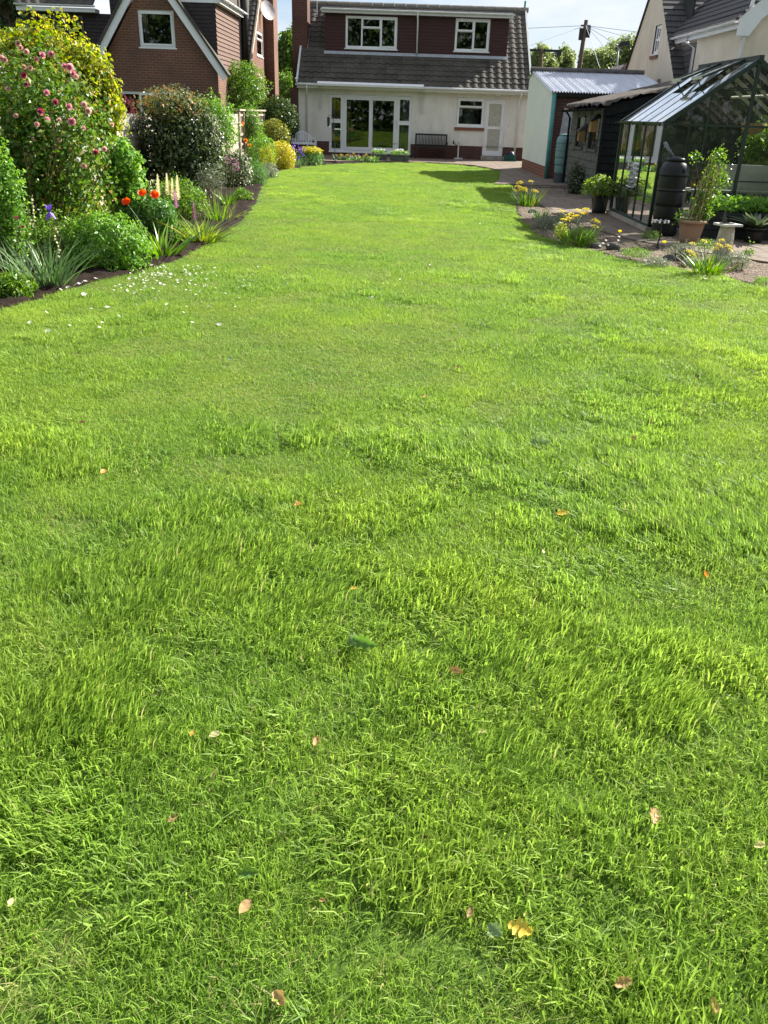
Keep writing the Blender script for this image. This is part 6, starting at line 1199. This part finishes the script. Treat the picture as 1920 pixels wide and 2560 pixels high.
mb = MB(); mb.prism([(q[0] - .3, 51.6, 3.55), (q2[0] - .3, 51.6, 3.5), (q2[0] + .1, 53, 4.45), (q[0] + 1.1, 53, 4.30)], (0, .02, -.2)); mb.build('roof', m_slate, fh); mb = MB(); mb.prism([(q2[0] - .3, 52, 0), (q2[0] + 2.2, 52, 0), (q2[0] + 2.2, 52, 3.9), (q2[0] + .25, 52, 4.5), (q2[0] - .3, 52, 3.8)], (0, 4, 0)); mb.build('gable_wall', m_brickl, fh); mb = MB(); mb.box((q[0], 52.3, 0), (q2[0] - .31, 55.8, 3.6)); mb.build('wall', m_brickl, fh)
# the hedge at the foot of the garden, seen mirrored in the patio doors
hd = thing('hedge', 'tall dark tree hedge at the bottom of the lawn mirrored in the patio doors', 'hedge', (0, -14, 0)); n = 24000; xs_ = RN.uniform(-30, 22, n); p = np.stack([xs_, -14 + RN.normal(0, .5, n), RN.uniform(0, 1, n) * (13 + 1.6 * np.sin(xs_ * .5) + np.sin(xs_ * 1.7))], 1); V, F, A = leaves(p, unit(RN.normal(size=(n, 3)) + np.array([0, .6, .3])), .62, .6); npmesh('foliage', V, F, LM['laurel'], hd, var=A); mb = MB()
for x in np.arange(-15, 16, 3.): mb.tube([(x, -14.2, -.1), (x + .2, -14.2, 4)], [.2, .08], 7)
mb.build('trunks', m_bark, hd)

# ================================================================ fallen leaves and petals on the grass
def leafmesh(kind, L_, rng, curl):
    nu, nv = 13, 7; V = []; F = []; A = []
    for i in range(nu):
        t = i / (nu - 1)
        if kind == 'oak': w = .34 * math.sin(math.pi * min(1, t * .93 + .03)) ** .8 * (1 + .48 * math.sin(t * 22)) + .01
        elif kind == 'oval': w = .30 * math.sin(math.pi * t) ** .85 + .008
        else: w = .38 * math.sin(math.pi * t) ** .6 * (1 + .2 * math.sin(t * 15 + 1)) + .01
        for j in range(nv):
            s = (j / (nv - 1) - .5) * 2; x = (t - .5); y = s * w
            a = curl * s * 1.1; yy = y * math.cos(a * .7); z = abs(y) * math.sin(abs(a)) * .9 + curl * .22 * (t - .5) ** 2 * 4 * .5
            z += .025 * math.sin(t * 18 + s * 3) * abs(s) + (rng.normal(0, .022) if kind == 'crumpled' else rng.normal(0, .006))
            V.append((x * L_, yy * L_, z * L_)); A.append(min(1, .35 + .3 * abs(s) + rng.random() * .3))
    for i in range(nu - 1):
        for j in range(nv - 1): a = i * nv + j; F.append((a, a + 1, a + nv + 1, a + nv))
    return np.array(V), np.array(F), np.array(A)
DL = {'tan': leafmat('tan_dead_leaf', [(0, (.36, .22, .09)), (1, (.52, .36, .18))], .25, .5, .2, None, .505), 'brown': leafmat('brown_dead_leaf', [(0, (.18, .11, .05)), (1, (.34, .23, .12))], .2, .5, .2, None, .505), 'orange': leafmat('orange_dead_leaf', [(0, (.55, .22, .05)), (1, (.72, .36, .12))], .3, .5, .2, None, .505),
      'yellow': leafmat('yellow_dead_leaf', [(0, (.60, .40, .05)), (1, (.75, .55, .10))], .35, .5, .2, None, .505), 'pale': leafmat('pale_yellow_leaf', [(0, (.58, .52, .24)), (1, (.70, .62, .34))], .3, .5, .2, None, .505), 'green': leafmat('fallen_green_leaf', [(0, (.06, .15, .03)), (1, (.14, .26, .06))], .4), 'grey': leafmat('grey_green_fallen_leaf', [(0, (.13, .23, .08)), (1, (.24, .34, .16))], .3), 'dark': leafmat('dark_brown_leaf', [(0, (.06, .035, .02)), (1, (.14, .085, .05))], .15, .5, .2, None, .505)}
fallen = [  # x, y, length in px, kind, colour, curl, heading, tilt, label
 (613, 2268, 46, 'oval', 'tan', .5, 1.0, .3, 'tan dead leaf lying in the near left grass'), (1634, 2042, 48, 'oak', 'tan', .5, 1.2, .5, 'tan oak leaf standing on edge in the near right grass'), (1300, 2325, 62, 'oak', 'yellow', .35, -.5, .2, 'deep yellow crinkled leaf at the near lawn centre'),
 (1238, 2328, 46, 'oak', 'grey', .45, -.9, .5, 'grey green leaf right beside the deep yellow leaf'), (1140, 1684, 40, 'crumpled', 'brown', 1.3, -.6, .2, 'curled brown leaf right of the upright green oak leaf'), (912, 1622, 72, 'oak', 'green', .45, -.6, 1.0, 'green oak leaf standing up in the middle of the lawn'),
 (886, 1606, 50, 'oak', 'grey', .5, -1.1, .9, 'jagged leaf piece coloured paler as the sunlit edge of the upright green oak leaf'),  # paler leaf colour stands in for a sunlit edge
 (538, 1838, 34, 'oval', 'pale', .3, .4, .1, 'pale straw yellow leaf in the left half of the near lawn'), (480, 1834, 20, 'oval', 'orange', .5, 1.4, .2, 'small rusty leaf just left of the pale straw yellow leaf'), (787, 1856, 30, 'crumpled', 'tan', 1.0, 1.3, .5, 'crumpled buff leaf nearly upright below the green oak leaf'), (1761, 1438, 30, 'oval', 'orange', 1.2, 1.5, .7, 'cupped orange brown leaf shining at the right side of the lawn'),
 (745, 1261, 22, 'oak', 'orange', .4, .9, .2, 'peach coloured leaf alone in the middle distance left of centre'), (258, 1180, 22, 'oval', 'orange', .4, 1.4, .4, 'amber leaf on the left of the lawn farther than the peach one'), (1348, 1113, 50, 'oak', 'grey', .9, .1, .6, 'shiny green leaf sprig lying right of centre in the middle distance'),
 (575, 899, 20, 'oval', 'grey', .4, .3, .3, 'pale silvery leaf in the left distance below the petals'), (1406, 1286, 36, 'oval', 'yellow', .4, .1, .2, 'mustard leaf half buried to the right of the lawn centre'), (885, 1472, 22, 'oval', 'yellow', .4, .2, .1, 'small honey yellow leaf above the upright green oak leaf'),
 (1782, 2517, 44, 'oval', 'tan', 1.0, 1.5, .5, 'folded brown leaf in the bottom right corner of the lawn'), (1557, 2462, 46, 'crumpled', 'tan', .9, .3, .2, 'crumpled buff leaf in thin grass at the near right'), (700, 2500, 50, 'crumpled', 'tan', .9, -.9, .3, 'torn straw brown leaf at the very front of the lawn'),
 (27, 2257, 26, 'oval', 'pale', .3, 1.4, .2, 'lemon pale leaf at the extreme left of the near grass'), (622, 2202, 52, 'oak', 'green', .4, .1, .5, 'flat dark green leaf shaded in the grass above the tan leaf'), (1062, 992, 12, 'oval', 'orange', .5, .8, .3, 'tiny orange leaf in the centre distance'), (1146, 920, 14, 'crumpled', 'brown', .8, .3, .3, 'tiny brown leaf beyond the tiny orange one'),
 (1742, 943, 14, 'crumpled', 'dark', .9, .3, .3, 'tiny dark leaf at the far right of the lawn'), (1632, 1060, 14, 'oval', 'dark', 1.1, 1.2, .5, 'small dark curled leaf upright at the right'), (1583, 1098, 20, 'crumpled', 'tan', .8, .2, .2, 'small pinkish buff leaf right of the shiny sprig'), (1358, 1380, 16, 'oval', 'pale', .5, 1.4, .5, 'tiny cream leaf tip below the mustard leaf'),
 (434, 2050, 28, 'crumpled', 'brown', .8, .6, .2, 'small brown leaf scrap in the left near grass'), (1064, 2100, 26, 'crumpled', 'dark', 1.0, .3, .2, 'dark shrivelled leaf above the deep yellow leaf'), (1172, 2282, 34, 'oval', 'brown', .8, 1.2, .4, 'brown leaf sunk in grass left of the grey green leaf'), (1898, 2116, 30, 'crumpled', 'pale', .8, .2, .2, 'pale buff leaf scrap at the right edge of the lawn'), (806, 2252, 16, 'crumpled', 'tan', .8, .2, .2, 'little round tan scrap right of the tan dead leaf'),
 (1470, 1670, 20, 'crumpled', 'dark', .9, .8, .3, 'little dark leaf right of the curled brown leaf'), (1205, 1830, 26, 'oval', 'pale', .5, .1, .1, 'thin yellowish leaf strip lying right of centre'), (205, 1058, 16, 'crumpled', 'brown', .8, .3, .2, 'small brown scrap on the left above the amber leaf')]
for k, (x, y, Lp, kind, col, curl, hd_, tilt, lab) in enumerate(fallen):
    p = G(x, y, .026); d = _ray(x, y); dist = (p[1] * math.cos(PITCH) + (EYE - p[2]) * math.sin(PITCH)); L_ = Lp / FPX * dist * 1.0
    V, F, A = leafmesh(kind, L_, np.random.default_rng(k + 5), curl); o = npmesh('fallen_leaf', V, F, DL[col], var=A, smooth=True); o.location = (p[0], p[1], p[2] + L_ * .06); o.rotation_euler = (tilt, -.12, hd_)
    if kind == 'oak' and col == 'green': o.scale = (1, .62, 1); o.location.z += .02
    tag(o, lab, 'leaf', 'leaves fallen on the lawn')
V, F, A = leafmesh('oval', 1.0, np.random.default_rng(3), .5); V[:, 1] *= 1.5
pet = npmesh('petal', V, F, PM['white'], var=A, smooth=True, link=False)
spots = [(121, 831, .05), (75, 808, .035), (269, 770, .045), (228, 773, .03), (297, 791, .035), (256, 808, .03), (117, 783, .035), (210, 738, .05), (290, 717, .045), (418, 763, .04), (460, 783, .03), (482, 808, .04), (548, 813, .04), (175, 816, .03), (249, 820, .03), (318, 728, .03), (490, 738, .03), (500, 731, .03), (564, 735, .03), (608, 717, .03), (540, 722, .03), (512, 716, .035), (598, 746, .028), (625, 716, .028), (1200, 560, .03), (930, 745, .03), (1000, 700, .025), (1762, 698, .05), (970, 790, .025), (1075, 664, .03), (1055, 712, .025)]
for k in range(105):
    u = abs(RN.normal(0, 1)); ang = RN.uniform(0, 6.28); x = 402 + 62 * RN.normal() + 18 * u; y = 694 + 15 * RN.normal() - (x - 402) * .10
    spots.append((x, y, RN.uniform(.016, .036)))
for k in range(34): spots.append((RN.uniform(330, 720), RN.uniform(665, 770), RN.uniform(.014, .024)))
for k in range(6): spots.append((150 + k * 17 + RN.uniform(-5, 5), 727 - k * 5 + RN.uniform(-6, 0), .04))
nP = 0
for (x, y, r) in spots:
    p = G(x, y, .03)
    on = inside(LAWN, np.array([p[0]]), np.array([p[1]]))[0]
    if not on: p = G(x, y, -.03)
    o = pet.copy(); COL.objects.link(o); o.name = 'petal'; o.location = (p[0], p[1], p[2] + .006); o.scale = (r, r, r); o.rotation_euler = (RN.normal(.25, .35), RN.normal(0, .3), RN.uniform(0, 6.28)); tag(o, 'white petal fallen on the ground from the border flowers', 'petal', 'white petals scattered by the left border')
